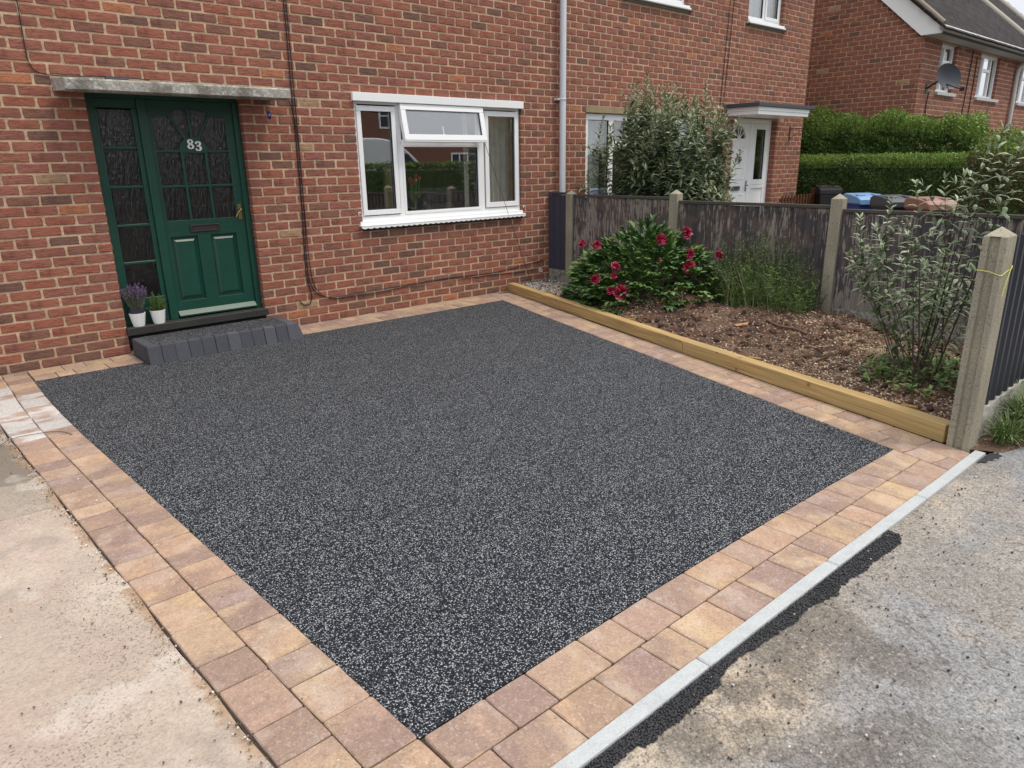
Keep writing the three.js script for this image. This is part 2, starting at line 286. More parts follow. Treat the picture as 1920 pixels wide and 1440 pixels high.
{
  const zf = -0.075;                                         // front of the frame
  const frame = mesh('door_frame', uvm(merge([
    rboxe(0.003, 0.062, 0.236, 2.15, zf - 0.08, zf), rboxe(0.385, 0.455, 0.236, 2.112, zf - 0.08, zf + 0.012), rboxe(1.188, 1.238, 0.236, 2.112, zf - 0.08, zf + 0.012),
    rboxe(0.062, 1.238, 2.112, 2.17, zf - 0.08, zf), rboxe(0.062, 0.385, 0.236, 0.46, zf - 0.07, zf - 0.012), rboxe(0.062, 0.385, 2.036, 2.112, zf - 0.07, zf - 0.012),
    rboxe(0.062, 0.085, 0.46, 2.036, zf - 0.065, zf - 0.014), rboxe(0.345, 0.385, 0.46, 2.036, zf - 0.065, zf - 0.014),
  ])), green, house);
  for (const y of [1.724, 1.407, 1.088, 0.77]) mesh('glazing_bar', rboxe(0.085, 0.345, y - 0.012, y + 0.012, zf - 0.06, zf - 0.018, 0.006), green, frame);
  const ys = [0.46, 0.77, 1.088, 1.407, 1.724, 2.036];
  for (let i = 0; i < 5; i++) mesh('pane', uvm(new THREE.PlaneGeometry(0.262, ys[i + 1] - ys[i] - 0.022).translate(0.215, (ys[i] + ys[i + 1]) / 2, zf - 0.045), i * 0.37, i * 0.21), obscure, frame);
  partLabel(mesh('door_sill', uvm(rboxe(-0.012, 1.25, 0.17, 0.236, -0.17, 0.055, 0.006)), std(0.035, 0.034, 0.036, 0.6, { map: concreteTex }), house), 'black painted stone sill under the green door');
  // door leaf: stiles, rails and the shaped top rail with its fan
  const zd = zf - 0.012, X0 = 0.458, X1 = 1.186, gL = 0.49, gR = 1.115, gB = 1.105, gM = 1.695;
  const leafShape = new THREE.Shape([new THREE.Vector2(X0, 0.245), new THREE.Vector2(X1, 0.245), new THREE.Vector2(X1, 2.108), new THREE.Vector2(X0, 2.108)]);
  const h = new THREE.Path(); h.moveTo(gL, gB); h.lineTo(gR, gB); h.lineTo(gR, 1.985); h.quadraticCurveTo(1.03, 1.985, 0.985, 2.012); h.quadraticCurveTo(0.805, 2.095, 0.628, 2.012); h.quadraticCurveTo(0.58, 1.985, gL, 1.98); h.closePath();
  leafShape.holes.push(h);
  for (const [a, b] of [[0.497, 0.735], [0.845, 1.09]]) leafShape.holes.push(new THREE.Path([new THREE.Vector2(a, 0.385), new THREE.Vector2(b, 0.385), new THREE.Vector2(b, 0.967), new THREE.Vector2(a, 0.967)]));
  const door = mesh('front_door', uvm(new THREE.ExtrudeGeometry(leafShape, { depth: 0.036, bevelEnabled: true, bevelSize: 0.003, bevelThickness: 0.003, bevelSegments: 2, curveSegments: 14 }).translate(0, 0, zd - 0.042)), green, house);
  partLabel(door, 'dark green panelled front door with fan of glass');
  for (const [a, b] of [[0.497, 0.735], [0.845, 1.09]]) {    // fielded panels: sunk bed, sloping margins, raised middle
    const s = new THREE.Shape([new THREE.Vector2(a + 0.045, 0.43), new THREE.Vector2(b - 0.045, 0.43), new THREE.Vector2(b - 0.045, 0.922), new THREE.Vector2(a + 0.045, 0.922)]);
    mesh('door_panel', uvm(merge([boxe(a + 0.001, b - 0.001, 0.386, 0.966, zd - 0.036, zd - 0.026), new THREE.ExtrudeGeometry(s, { depth: 0.001, bevelEnabled: true, bevelSize: 0.026, bevelThickness: 0.018, bevelSegments: 1 }).translate(0, 0, zd - 0.0262 + 0.0005)])), green, door);
  }
  mesh('glazing_bar', rboxe(gL, gR, 1.388, 1.41, zd - 0.034, zd - 0.004, 0.006), green, door);
  mesh('glazing_bar', rboxe(gL, gR, gM - 0.011, gM + 0.011, zd - 0.034, zd - 0.0042, 0.006), green, door);
  for (const x of [0.703, 0.909]) mesh('glazing_bar', rboxe(x - 0.011, x + 0.011, gB, gM - 0.01, zd - 0.033, zd - 0.0025, 0.006), green, door);
  const ribs = [[0.752, 1.79, 0.628, 2.012], [0.805, 1.8, 0.805, 2.055], [0.858, 1.79, 0.985, 2.012]];
  for (const [x0, y0, x1, y1] of ribs) { const L = Math.hypot(x1 - x0, y1 - y0), g = rbox(0.02, L, 0.028, 0, L / 2, 0, 0.006); g.rotateZ(-Math.atan2(x1 - x0, y1 - y0)); mesh('glazing_bar', g.translate(x0, y0, zd - 0.019), green, door); }
  const disc = new THREE.Shape(); disc.moveTo(0.69, gM - 0.012); disc.lineTo(0.92, gM - 0.012); disc.absarc(0.805, gM, 0.118, 0, Math.PI, false); disc.closePath();
  const plate = mesh('number_plate', uvm(new THREE.ExtrudeGeometry(disc, { depth: 0.028, bevelEnabled: true, bevelSize: 0.003, bevelThickness: 0.003, bevelSegments: 2, curveSegments: 20 }).translate(0, 0, zd - 0.03)), green, door);
  const font = await new FontLoader().loadAsync('fonts/droid/droid_serif_bold.typeface.json');
  const white = std(0.85, 0.85, 0.83, 0.5);
  const digit = (ch, x, y) => { const g = new TextGeometry(ch, { font, size: 0.078, depth: 0.004, curveSegments: 8, bevelEnabled: true, bevelSize: 0.0015, bevelThickness: 0.001, bevelSegments: 1 }); g.computeBoundingBox(); g.translate(-(g.boundingBox.max.x + g.boundingBox.min.x) / 2, 0, 0); mesh('number', g.translate(x, y, zd + 0.004), white, door); };
  digit('8', 0.782, 1.716); digit('3', 0.848, 1.7);
  const gz = zd - 0.024, pane = (x0, x1, y0, y1) => mesh('pane', uvm(new THREE.PlaneGeometry(x1 - x0, y1 - y0).translate((x0 + x1) / 2, (y0 + y1) / 2, gz), rng(), rng()), obscure, door);
  for (const [y0, y1] of [[gB, 1.399], [1.399, gM]]) for (const [x0, x1] of [[gL, 0.703], [0.703, 0.909], [0.909, gR]]) pane(x0 + 0.001, x1 - 0.001, y0 + 0.001, y1 - 0.001);
  pane(gL, 0.69, gM, 2.06); pane(0.69, 0.804, gM, 2.06); pane(0.806, 0.92, gM, 2.06); pane(0.92, gR, gM, 2.06);
  const brown = std(0.05, 0.04, 0.042, 0.45, { metalness: 0.4 });
  mesh('letter_box', merge([frameGeo(0.675, 0.938, 0.998, 1.063, zd, zd + 0.012, 0.014), rboxe(0.69, 0.923, 1.012, 1.049, zd - 0.001, zd + 0.006)]), brown, door);
  mesh('weather_bar', uvm(new THREE.ExtrudeGeometry(new THREE.Shape([new THREE.Vector2(0, 0.252), new THREE.Vector2(0.042, 0.252), new THREE.Vector2(0.042, 0.264), new THREE.Vector2(0.004, 0.302), new THREE.Vector2(0, 0.302)]), { depth: X1 - X0 - 0.01, bevelEnabled: false }).rotateY(-Math.PI / 2).translate(X1 - 0.005, 0, zd)), green, door);
  const brass = std(0.36, 0.25, 0.1, 0.35, { metalness: 0.9 });
  mesh('handle', merge([rboxe(1.128, 1.162, 1.085, 1.225, zd, zd + 0.006), cylBetween(V(1.145, 1.18, zd), V(1.145, 1.18, zd + 0.045), 0.009, 0.008), tubeThrough([V(1.145, 1.18, zd + 0.045), V(1.13, 1.168, zd + 0.05), V(1.105, 1.14, zd + 0.05), V(1.09, 1.112, zd + 0.047)], 0.008, 14, 8), new THREE.CylinderGeometry(0.007, 0.007, 0.004, 10).rotateX(Math.PI / 2).translate(1.145, 1.115, zd + 0.007)]), brass, door);
}
// ---- white living room window, top light pushed open
function scallop(x0, x1, yTop, depth, pitch, z0, z1) {        // strip with a row of rounded teeth along its lower edge
  const s = new THREE.Shape(); s.moveTo(x0, yTop); const n = Math.round((x1 - x0) / pitch), w = (x1 - x0) / n; s.lineTo(x0, yTop - depth * 0.55);
  for (let i = 0; i < n; i++) { const a = x0 + i * w; s.quadraticCurveTo(a + w * 0.5, yTop - depth * 1.45, a + w, yTop - depth * 0.55); }
  s.lineTo(x1, yTop); s.closePath();
  return new THREE.ExtrudeGeometry(s, { depth: z1 - z0, bevelEnabled: false, curveSegments: 5 }).translate(0, 0, z0);
}
function dg(win, x0, x1, y0, y1, z) { for (const k of [0, -0.018]) mesh('pane', new THREE.PlaneGeometry(x1 - x0, y1 - y0).translate((x0 + x1) / 2, (y0 + y1) / 2, z + k), glass, win); mesh('gasket', frameGeo(x0 - 0.001, x1 + 0.001, y0 - 0.001, y1 + 0.001, z - 0.02, z + 0.012, 0.006), gasket, win); }
glass.ior = 2.6;
{
  const z = -0.035, d = 0.07;
  const win = mesh('window', merge([frameGeo(2.402, 4.662, 0.985, 2.2, z - d, z, 0.05), rboxe(2.905, 2.96, 1.035, 2.15, z - d, z - 0.001), rboxe(4.03, 4.1, 1.035, 2.15, z - d, z - 0.001), rboxe(2.96, 4.03, 1.76, 1.81, z - d, z - 0.002)]), upvc, house);
  partLabel(win, 'white living room window with its top light open');
  mesh('sash', frameGeo(2.43, 2.895, 1.045, 2.135, z + 0.001, z + 0.014, 0.052), upvc, win); dg(win, 2.468, 2.852, 1.1, 2.08, z - 0.012);
  mesh('sash', frameGeo(4.112, 4.64, 1.045, 2.135, z + 0.001, z + 0.014, 0.058), upvc, win); dg(win, 4.176, 4.576, 1.1, 2.08, z - 0.012);
  mesh('bead', frameGeo(2.955, 4.035, 1.03, 1.765, z - 0.008, z + 0.006, 0.03), upvc, win); dg(win, 2.983, 4.008, 1.06, 1.737, z - 0.02);
  const tilt = (m) => { m.position.set(0, 2.165, z + 0.03); m.rotation.x = -0.2; return m; };
  tilt(mesh('top_sash', merge([frameGeo(2.93, 4.06, -0.375, 0, -0.03, 0.022, 0.062), rboxe(2.93, 4.06, -0.39, -0.375, -0.02, 0.016)]), upvc, win));
  for (const k of [0, -0.018]) tilt(mesh('pane', new THREE.PlaneGeometry(1.01, 0.255).translate(3.495, -0.187, 0.002 + k), glass, win));
  tilt(mesh('gasket', frameGeo(2.988, 4.002, -0.318, -0.057, -0.02, 0.012, 0.006), gasket, win));
  tilt(mesh('catch', merge([rbox(0.012, 0.1, 0.01, 3.49, -0.26, -0.036), rbox(0.03, 0.03, 0.012, 3.49, -0.31, -0.034)]), upvc, win));
  mesh('head_trim', merge([rboxe(2.372, 4.682, 2.172, 2.253, -0.09, 0.035, 0.004), rboxe(2.4, 4.665, 2.2, 2.252, -0.11, -0.091)]), upvc, win);
  const sill = mesh('sill', merge([rboxe(2.365, 4.672, 0.95, 0.986, -0.11, 0.012, 0.004), rboxe(2.352, 4.68, 0.934, 0.952, -0.1, 0.058, 0.006), scallop(2.352, 4.68, 0.936, 0.024, 0.072, 0.046, 0.056)]), upvc, win);
  mesh('tile_course', uvm(boxe(2.4, 4.665, 0.888, 0.93, -0.1, 0.008)), std(0.05, 0.04, 0.038, 0.9), win);
}
// ---- neighbour's ground floor window
{
  const z = -0.045, d = 0.06;
  const win = mesh('window', merge([frameGeo(5.835, 8.355, 0.93, 2.165, z - d, z, 0.08), rboxe(6.33, 6.43, 1.01, 2.085, z - d, z - 0.001), rboxe(7.72, 7.82, 1.01, 2.085, z - d, z - 0.001), rboxe(6.43, 7.72, 1.74, 1.82, z - d, z - 0.002)]), upvc, house);
  partLabel(win, 'white window half hidden behind the tall shrub');
  dg(win, 5.915, 6.33, 1.01, 2.085, z - 0.02); dg(win, 6.43, 7.72, 1.01, 1.74, z - 0.02); dg(win, 6.43, 7.72, 1.82, 2.085, z - 0.02); dg(win, 7.82, 8.275, 1.01, 2.085, z - 0.02);
  mesh('lintel', uvm(rboxe(5.82, 8.37, 2.17, 2.256, -0.1, 0.004)), std(0.36, 0.28, 0.19, 0.9, { map: concreteTex }), win);
  mesh('sill', rboxe(5.8, 8.39, 0.885, 0.93, -0.1, 0.05), upvc, win);
}
for (const [x0, x1, bars] of [[6.55, 7.93, [7.05, 7.5]], [9.55, 10.62, [10.1]]]) {   // upper windows
  const z = -0.06, d = 0.06, y0 = 3.66, y1 = 4.98;
  const win = mesh('window', merge([frameGeo(x0 + 0.003, x1 - 0.003, y0, y1, z - d, z, 0.07), ...bars.map((x) => rboxe(x - 0.035, x + 0.035, y0 + 0.07, y1 - 0.07, z - d, z - 0.001))]), upvc, house);
  const xs = [x0 + 0.07, ...bars.flatMap((x) => [x - 0.035, x + 0.035]), x1 - 0.07];
  for (let i = 0; i < xs.length; i += 2) { if (i % 4 === 2) mesh('sash', frameGeo(xs[i] - 0.012, xs[i + 1] + 0.012, y0 + 0.058, y1 - 0.058, z + 0.001, z + 0.012, 0.05), upvc, win); dg(win, xs[i], xs[i + 1], y0 + 0.07, y1 - 0.07, z - 0.02); }
  mesh('sill', merge([rboxe(x0 - 0.02, x1 + 0.02, 3.628, 3.66, -0.13, 0.03), rboxe(x0 - 0.025, x1 + 0.025, 3.605, 3.628, -0.1, 0.05)]), upvc, win);
  mesh('tile_course', uvm(merge([scallop(x0 - 0.05, x1 + 0.09, 3.604, 0.016, 0.048, -0.05, 0.062), boxe(x0, x1, 3.5675, 3.59, -0.1, 0.03)])), std(0.2, 0.18, 0.17, 0.9), win);
}
// ---- neighbour's white door, side light and flat porch roof
{
  const z = -0.1, d = 0.06;
  const fr = mesh('door_frame', merge([rboxe(9.362, 9.43, 0.05, 2.205, z - d, z), rboxe(10.06, 10.15, 0.05, 2.13, z - d, z - 0.001), rboxe(10.64, 10.718, 0.05, 2.205, z - d, z), rboxe(9.43, 10.64, 2.13, 2.205, z - d, z), frameGeo(10.152, 10.638, 1.12, 2.128, z - d + 0.002, z + 0.004, 0.09), rboxe(10.152, 10.638, 0.05, 0.12, z - d, z), rboxe(10.152, 10.638, 1.06, 1.118, z - d, z + 0.004), rboxe(10.152, 10.2, 0.12, 1.06, z - d, z), rboxe(10.59, 10.638, 0.12, 1.06, z - d, z), rboxe(10.2, 10.59, 0.12, 1.06, z - d, z - 0.02)]), upvc, house);
  dg(fr, 10.242, 10.548, 1.21, 2.038, z - 0.02);
  const s = new THREE.Shape([new THREE.Vector2(9.435, 0.07), new THREE.Vector2(10.055, 0.07), new THREE.Vector2(10.055, 2.125), new THREE.Vector2(9.435, 2.125)]);
  const fan = new THREE.Path(); fan.moveTo(9.51, 1.885); fan.lineTo(9.95, 1.885); fan.absarc(9.73, 1.885, 0.2, 0, Math.PI, false); fan.closePath(); s.holes.push(fan);
  const door = mesh('front_door', new THREE.ExtrudeGeometry(s, { depth: 0.04, bevelEnabled: true, bevelSize: 0.002, bevelThickness: 0.002, bevelSegments: 1, curveSegments: 18 }).translate(0, 0, z - 0.05), upvc, house);
  partLabel(door, 'white moulded neighbour door with half round glass');
  mesh('pane', new THREE.CircleGeometry(0.21, 24, 0, Math.PI).translate(9.73, 1.88, z - 0.03), glass, door);
  for (let k = 1; k < 5; k++) { const a = k * Math.PI / 5, g = rbox(0.014, 0.2, 0.014, 0, 0.1, 0); g.rotateZ(a - Math.PI / 2); mesh('glazing_bar', g.translate(9.73, 1.885, z - 0.018), upvc, door); }
  mesh('hub', new THREE.CylinderGeometry(0.05, 0.05, 0.014, 16, 1, false, -Math.PI / 2, Math.PI).rotateX(-Math.PI / 2).translate(9.73, 1.885, z - 0.018), upvc, door);
  for (const [a, b] of [[9.5, 9.7], [9.79, 9.99]]) for (const [lo, hi] of [[1.22, 1.76], [0.2, 0.98]]) mesh('moulding', frameGeo(a, b, lo, hi, z - 0.012, z + 0.001, 0.022), upvc, door);
  const chrome = std(0.55, 0.56, 0.58, 0.25, { metalness: 0.9 });
  const knk = []; for (const [y, r] of [[1.7, 0.016], [1.63, 0.012], [1.585, 0.02], [1.54, 0.03], [1.5, 0.014]]) knk.push(new THREE.SphereGeometry(r, 10, 8).translate(9.745, y, z + 0.012));
  knk.push(new THREE.TorusGeometry(0.03, 0.006, 6, 14).translate(9.745, 1.55, z + 0.03)); mesh('knocker', merge(knk), std(0.18, 0.18, 0.19, 0.3, { metalness: 0.9 }), door);
  mesh('letter_box', merge([frameGeo(9.56, 9.83, 1.04, 1.115, z, z + 0.014, 0.014), rboxe(9.574, 9.816, 1.054, 1.101, z - 0.001, z + 0.006)]), chrome, door);
  mesh('handle', merge([rboxe(10.005, 10.035, 1.02, 1.2, z, z + 0.01), cylBetween(V(9.92, 1.12, z + 0.045), V(10.02, 1.12, z + 0.045), 0.009, 0.009), cylBetween(V(10.02, 1.12, z), V(10.02, 1.12, z + 0.05), 0.008, 0.008)]), chrome, door);
  const porch = mesh('porch_roof', merge([rboxe(9.06, 10.86, 2.33, 2.385, 0.003, 0.6, 0.006)]), std(0.06, 0.065, 0.075, 0.7), house);
  partLabel(porch, 'flat grey topped porch roof over the white door');
  mesh('fascia', merge([rboxe(9.12, 10.74, 2.27, 2.33, 0.003, 0.56), rboxe(9.13, 10.73, 2.215, 2.2695, 0.003, 0.55)]), upvc, porch);
  mesh('drip_clip', merge([new THREE.CylinderGeometry(0.006, 0.006, 0.05, 6).translate(9.12, 2.4, 0.1)]), upvc, porch);
}
// ---- rainwater pipe, cables and small wall fittings
{
  const pipe = mesh('downpipe', merge([new THREE.CylinderGeometry(0.04, 0.04, 4.95, 18).translate(5.31, 2.51, 0.075), new THREE.CylinderGeometry(0.047, 0.047, 0.09, 18).translate(5.31, 3.9, 0.075)]), upvcPipe, house);
  for (const y of [2.3, 4.1, 0.7]) mesh('bracket', merge([rboxe(5.225, 5.395, y - 0.012, y + 0.012, 0.002, 0.02), new THREE.TorusGeometry(0.043, 0.006, 8, 22).rotateX(Math.PI / 2).translate(5.31, y, 0.075), rboxe(5.22, 5.27, y - 0.008, y + 0.008, 0.02, 0.075)]), upvcPipe, pipe);
  const cm = std(0.012, 0.012, 0.014, 0.5), cable = (pts, r = 0.005, n = 70) => mesh('cable', tubeThrough(pts.map((p) => V(p[0], p[1], p[2] ?? 0.009)), r, n, 6), cm, house);
  cable([[1.745, 5.0], [1.752, 3.0], [1.74, 2.25], [1.735, 1.7], [1.725, 1.1], [1.7, 0.6], [1.715, 0.4], [1.74, 0.28], [1.7, 0.2], [1.64, 0.205], [1.6, 0.25]]);
  cable([[1.775, 5.0], [1.775, 3.0], [1.765, 2.25, 0.011], [1.76, 1.7], [1.745, 1.1, 0.011], [1.72, 0.62], [1.735, 0.42], [1.8, 0.3], [1.92, 0.25], [2.1, 0.243], [2.45, 0.25], [2.9, 0.262], [3.47, 0.272], [3.9, 0.262], [4.2, 0.258], [4.5, 0.285], [4.8, 0.31], [5.05, 0.33]], 0.0045, 120);
  cable([[1.58, 2.225, 0.012], [1.64, 2.21, 0.014], [1.7, 2.14, 0.016], [1.735, 2.0, 0.018], [1.75, 1.7, 0.018], [1.745, 1.1, 0.02], [1.745, 0.62, 0.016], [1.77, 0.42], [1.83, 0.3], [1.95, 0.236], [2.15, 0.225], [2.5, 0.222], [2.8, 0.24], [3.1, 0.252], [3.5, 0.265], [3.85, 0.235], [4.1, 0.235], [4.35, 0.225], [4.6, 0.22], [4.9, 0.23]], 0.004, 120);
  cable([[-0.335, 5.0], [-0.335, 2.75], [-0.342, 2.42], [-0.335, 2.31], [-0.3, 2.265], [-0.22, 2.25], [-0.1, 2.249], [0.2, 2.262], [0.5, 2.256]], 0.004, 60);
  cable([[9.0, 5.0], [9.0, 3.86], [8.93, 2.7], [8.86, 1.6], [8.84, 0.4]]); cable([[9.1, 5.0], [9.1, 3.86], [9.02, 2.7], [8.93, 1.6], [8.9, 0.4]]);
  mesh('wire', tubeThrough([V(4.03, 1.8, 0.06), V(4.3, 1.18, 0.05), V(4.55, 0.6, 0.045), V(4.77, 0.06, 0.05)], 0.0028, 30, 5), cm, house);
  const hk = std(0.75, 0.73, 0.7, 0.5); mesh('wall_hook', merge([new THREE.TorusGeometry(0.022, 0.006, 6, 14).translate(4.98, 0.2, 0.012)]), hk, house);
  for (const [x, y] of [[2.36, 1.07], [4.69, 1.03]]) mesh('wall_hook', new THREE.TorusGeometry(0.014, 0.005, 6, 12, 4.2).translate(x, y, 0.014), hk, house);
  const rusty = std(0.08, 0.035, 0.025, 0.8); mesh('basket_bracket', merge([rboxe(11.17, 11.2, 1.85, 2.1, 0.002, 0.012), cylBetween(V(11.185, 2.06, 0.01), V(11.185, 2.06, 0.33), 0.006, 0.006), cylBetween(V(11.185, 1.9, 0.01), V(11.185, 2.05, 0.28), 0.005, 0.005)]), rusty, house);
}
// ---------------------------------------------------------------- ground
const interp = (pts) => (t) => { if (t <= pts[0][0]) return pts[0][1] + (t - pts[0][0]) * (pts[1][1] - pts[0][1]) / (pts[1][0] - pts[0][0]); for (let i = 1; i < pts.length; i++) if (t <= pts[i][0] || i === pts.length - 1) { const [a, b] = pts[i - 1], [c, d] = pts[i]; return b + (d - b) * (t - a) / (c - a); } };
const leftIn = interp([[0, -0.79], [0.37, -0.79], [1.0, -0.8], [1.45, -0.793], [2.1, -0.772], [2.8, -0.737], [3.5, -0.709], [4.25, -0.677], [5.1, -0.64], [5.7, -0.615]]);
const rightIn = interp([[0, 4.055], [0.444, 3.93], [1.2, 3.706], [2.05, 3.46], [3.39, 3.075], [4.6, 2.722], [5.41, 2.485], [5.74, 2.39]]);
const timberIn = interp([[0, 4.375], [0.125, 4.345], [0.88, 4.125], [2.05, 3.765], [3.39, 3.378], [3.98, 3.214], [4.59, 3.042], [5.57, 2.768], [5.8, 2.704]]);
const frontIn = interp([[-1, 5.345], [-0.63, 5.346], [0.6, 5.348], [1.2, 5.36], [1.9, 5.383], [2.5, 5.415]]);
const kerbIn = interp([[-1.2, 5.667], [-0.42, 5.674], [0.22, 5.684], [1.09, 5.697], [1.96, 5.716], [2.76, 5.728]]);
const backIn = interp([[-0.79, 0.372], [3.93, 0.442], [4.2, 0.446]]);

function sheet(poly, y, ux = 0, uz = 0) {                      // flat polygon in x, z
  const g = new THREE.ShapeGeometry(new THREE.Shape(poly.map(([x, z]) => new THREE.Vector2(x, -z)))).rotateX(-Math.PI / 2).translate(0, y, 0);
  return uvm(g, ux, uz);
}
structure('ground', sheet([[-150, -150], [150, -150], [150, 150], [-150, 150]], -0.07), std(0.13, 0.125, 0.11, 0.95));
// resin bound driveway: chips of light and dark stone
const chipCells = 400, chipSize = 1.55;
const resinAt = (u, v) => {
  const x = u * chipCells, y = v * chipCells, xi = Math.floor(x), yi = Math.floor(y); let d1 = 9, d2 = 9, id = 0;
  for (let j = -1; j <= 1; j++) for (let i = -1; i <= 1; i++) {
    const cx = (xi + i + chipCells) % chipCells, cy = (yi + j + chipCells) % chipCells, px = xi + i + hash2(cx, cy, 1), py = yi + j + hash2(cx, cy, 2), d = (px - x) ** 2 + (py - y) ** 2;
    if (d < d1) { d2 = d1; d1 = d; id = hash2(cx, cy, 3); } else if (d < d2) d2 = d;
  }
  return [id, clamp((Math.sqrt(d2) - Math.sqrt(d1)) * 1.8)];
};
const resinCache = new Float32Array(2048 * 2048);
const resinTex = tex(2048, 2048, chipSize, chipSize, (u, v) => {
  const [id, e] = resinAt(u, v); resinCache[Math.floor(v * 2048) * 2048 + Math.floor(u * 2048)] = e;
  const pt = fbm(u, v, 7, 7, 3, 31) - 0.5;
  let c; if (id < 0.46 + 0.16 * pt) c = [0.013, 0.014, 0.017]; else if (id < 0.69) c = [0.028, 0.031, 0.039]; else if (id < 0.84) c = [0.105, 0.113, 0.132]; else c = [0.37, 0.38, 0.395].map((q) => q * (0.7 + 4 * (id - 0.84)));
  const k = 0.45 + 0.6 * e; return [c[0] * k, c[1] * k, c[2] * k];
});
const resinBump = tex(1024, 1024, chipSize, chipSize, (u, v) => clamp(resinCache[Math.floor(v * 2048) * 2048 + Math.floor(u * 2048)] * 0.9), false);
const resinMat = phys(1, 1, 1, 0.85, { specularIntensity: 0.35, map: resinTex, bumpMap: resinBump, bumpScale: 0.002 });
{
  const poly = [], N = 30;
  for (let i = 0; i <= N; i++) { const z = lerp(backIn(-0.79), frontIn(-0.63), i / N); poly.push([leftIn(z), z]); }
  for (let i = 1; i <= N; i++) { const x = lerp(-0.63, 2.485, i / N); poly.push([x, frontIn(x)]); }
  for (let i = 1; i <= N; i++) { const z = lerp(5.41, 0.442, i / N); poly.push([rightIn(z), z]); }
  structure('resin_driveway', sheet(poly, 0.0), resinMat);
}
// block paving borders
const paveTex = tex(1024, 1024, 1.4, 1.4, (u, v) => {
  const w = 0.04 * (fbm(u, v, 5, 5, 3, 12) - 0.5), t = fbm(u + w, v, 4, 6, 4, 7), s = fbm(u, v + w, 4, 8, 4, 57), g = fbm(u, v, 330, 330, 2, 6), m = fbm(u, v, 60, 70, 3, 8);
  let c = mix3([0.39, 0.262, 0.19], [0.44, 0.31, 0.195], smooth(0.42, 0.62, t)); c = mix3(c, [0.275, 0.187, 0.15], smooth(0.47, 0.68, s) * 0.75);
  const fleck = smooth(0.66, 0.76, fbm(u, v, 190, 190, 2, 99)), pit = smooth(0.73, 0.8, fbm(u, v, 240, 240, 2, 46)), haze = smooth(0.55, 0.75, fbm(u, v, 12, 14, 4, 146)), k = 0.9 + 0.36 * (g - 0.5) + 0.26 * (m - 0.5);
  c = mix3([c[0] * k, c[1] * k, c[2] * k], [0.54, 0.46, 0.4], fleck * 0.28 + haze * 0.22); return mix3(c, [0.12, 0.085, 0.07], pit * 0.4);
});
const paveBump = tex(512, 512, 1.4, 1.4, (u, v) => 0.5 * fbm(u, v, 120, 120, 3, 6) + 0.5 * fbm(u, v, 24, 30, 3, 8), false);
const paveMats = [[1.0, 1.0, 1.0], [1.06, 1.02, 0.97], [0.92, 0.9, 0.92], [1.1, 1.08, 1.0], [0.97, 0.96, 1.0]].map((c) => std(c[0], c[1], c[2], 0.88, { map: paveTex, bumpMap: paveBump, bumpScale: 0.004 }));
const hazeTex = tex(512, 512, 0.9, 0.9, (u, v) => { const h = smooth(0.24, 0.52, fbm(u, v, 6, 9, 4, 71)), g = fbm(u, v, 120, 120, 2, 6); const k = 0.85 + 0.4 * (g - 0.5); return mix3([0.42 * k, 0.3 * k, 0.24 * k], [0.6 * k, 0.575 * k, 0.55 * k], h * 0.9); });
const hazeMats = [1, 0.9, 1.08].map((k) => std(k, k, k, 0.9, { map: hazeTex, bumpMap: paveBump, bumpScale: 0.004 }));
const hazeStep = tex(512, 512, 0.7, 0.7, (u, v) => { const k = 0.8 + 0.3 * (fbm(u, v, 120, 120, 2, 4) - 0.5), h = smooth(0.6, 0.76, fbm(u, v, 9, 9, 5, 24)); return mix3([k, k, k], [2.2, 2.2, 2.2].map((q) => Math.min(1, q)), h * 0.35); });
const stepMats = [[0.055, 0.058, 0.068], [0.066, 0.068, 0.08], [0.048, 0.05, 0.06]].map((c) => std(c[0] * 1.4, c[1] * 1.4, c[2] * 1.42, 0.85, { map: hazeStep, bumpMap: paveBump, bumpScale: 0.004 }));
function blockGeo(q, y0, y1, ch = 0.004, along = 0) {           // q: four corners in x, z, going round
  const mid = (a, b, t) => [lerp(a[0], b[0], t), lerp(a[1], b[1], t)], j = () => rr(-0.0013, 0.0013), ring = [];
  for (let i = 0; i < 4; i++) { const a = q[i], b = q[(i + 1) % 4]; ring.push(mid(a, b, 0.03), mid(a, b, 0.35), mid(a, b, 0.68), mid(a, b, 0.97)); }
  const R = ring.map(([x, z]) => [x + j(), z + j()]), cx = R.reduce((s, p) => s + p[0], 0) / 16, cz = R.reduce((s, p) => s + p[1], 0) / 16;
  const top = R.map(([x, z]) => { const dx = cx - x, dz = cz - z, L = Math.hypot(dx, dz); return [x + dx / L * ch * 1.2, y1 + rr(-0.0004, 0.0004), z + dz / L * ch * 1.2]; });
  const sh = R.map(([x, z]) => [x, y1 - ch, z]), bt = R.map(([x, z]) => [x, y0, z]), p = [], P = (a) => p.push(...a), c = [cx, y1, cz];
  let area = 0; for (let i = 0; i < 16; i++) { const k = (i + 1) % 16; area += R[i][0] * R[k][1] - R[k][0] * R[i][1]; }
  const T = (a, b, d) => { if (area > 0) { P(a); P(d); P(b); } else { P(a); P(b); P(d); } };
  for (let i = 0; i < 16; i++) { const k = (i + 1) % 16; T(c, top[i], top[k]); T(top[i], sh[k], top[k]); T(top[i], sh[i], sh[k]); T(sh[i], bt[k], sh[k]); T(sh[i], bt[i], bt[k]); }
  const g = new THREE.BufferGeometry(); g.setAttribute('position', new THREE.Float32BufferAttribute(p, 3)); g.computeVertexNormals(); uvm(g);
  const uv = g.attributes.uv, ca = Math.cos(along), sa = Math.sin(along), ox = rng() * 1.4, oy = rng() * 1.4;
  for (let i = 0; i < uv.count; i++) { const u = uv.getX(i), v = uv.getY(i); uv.setXY(i, u * ca - v * sa + ox, u * sa + v * ca + oy); }
  return g;
}
const bed = [];
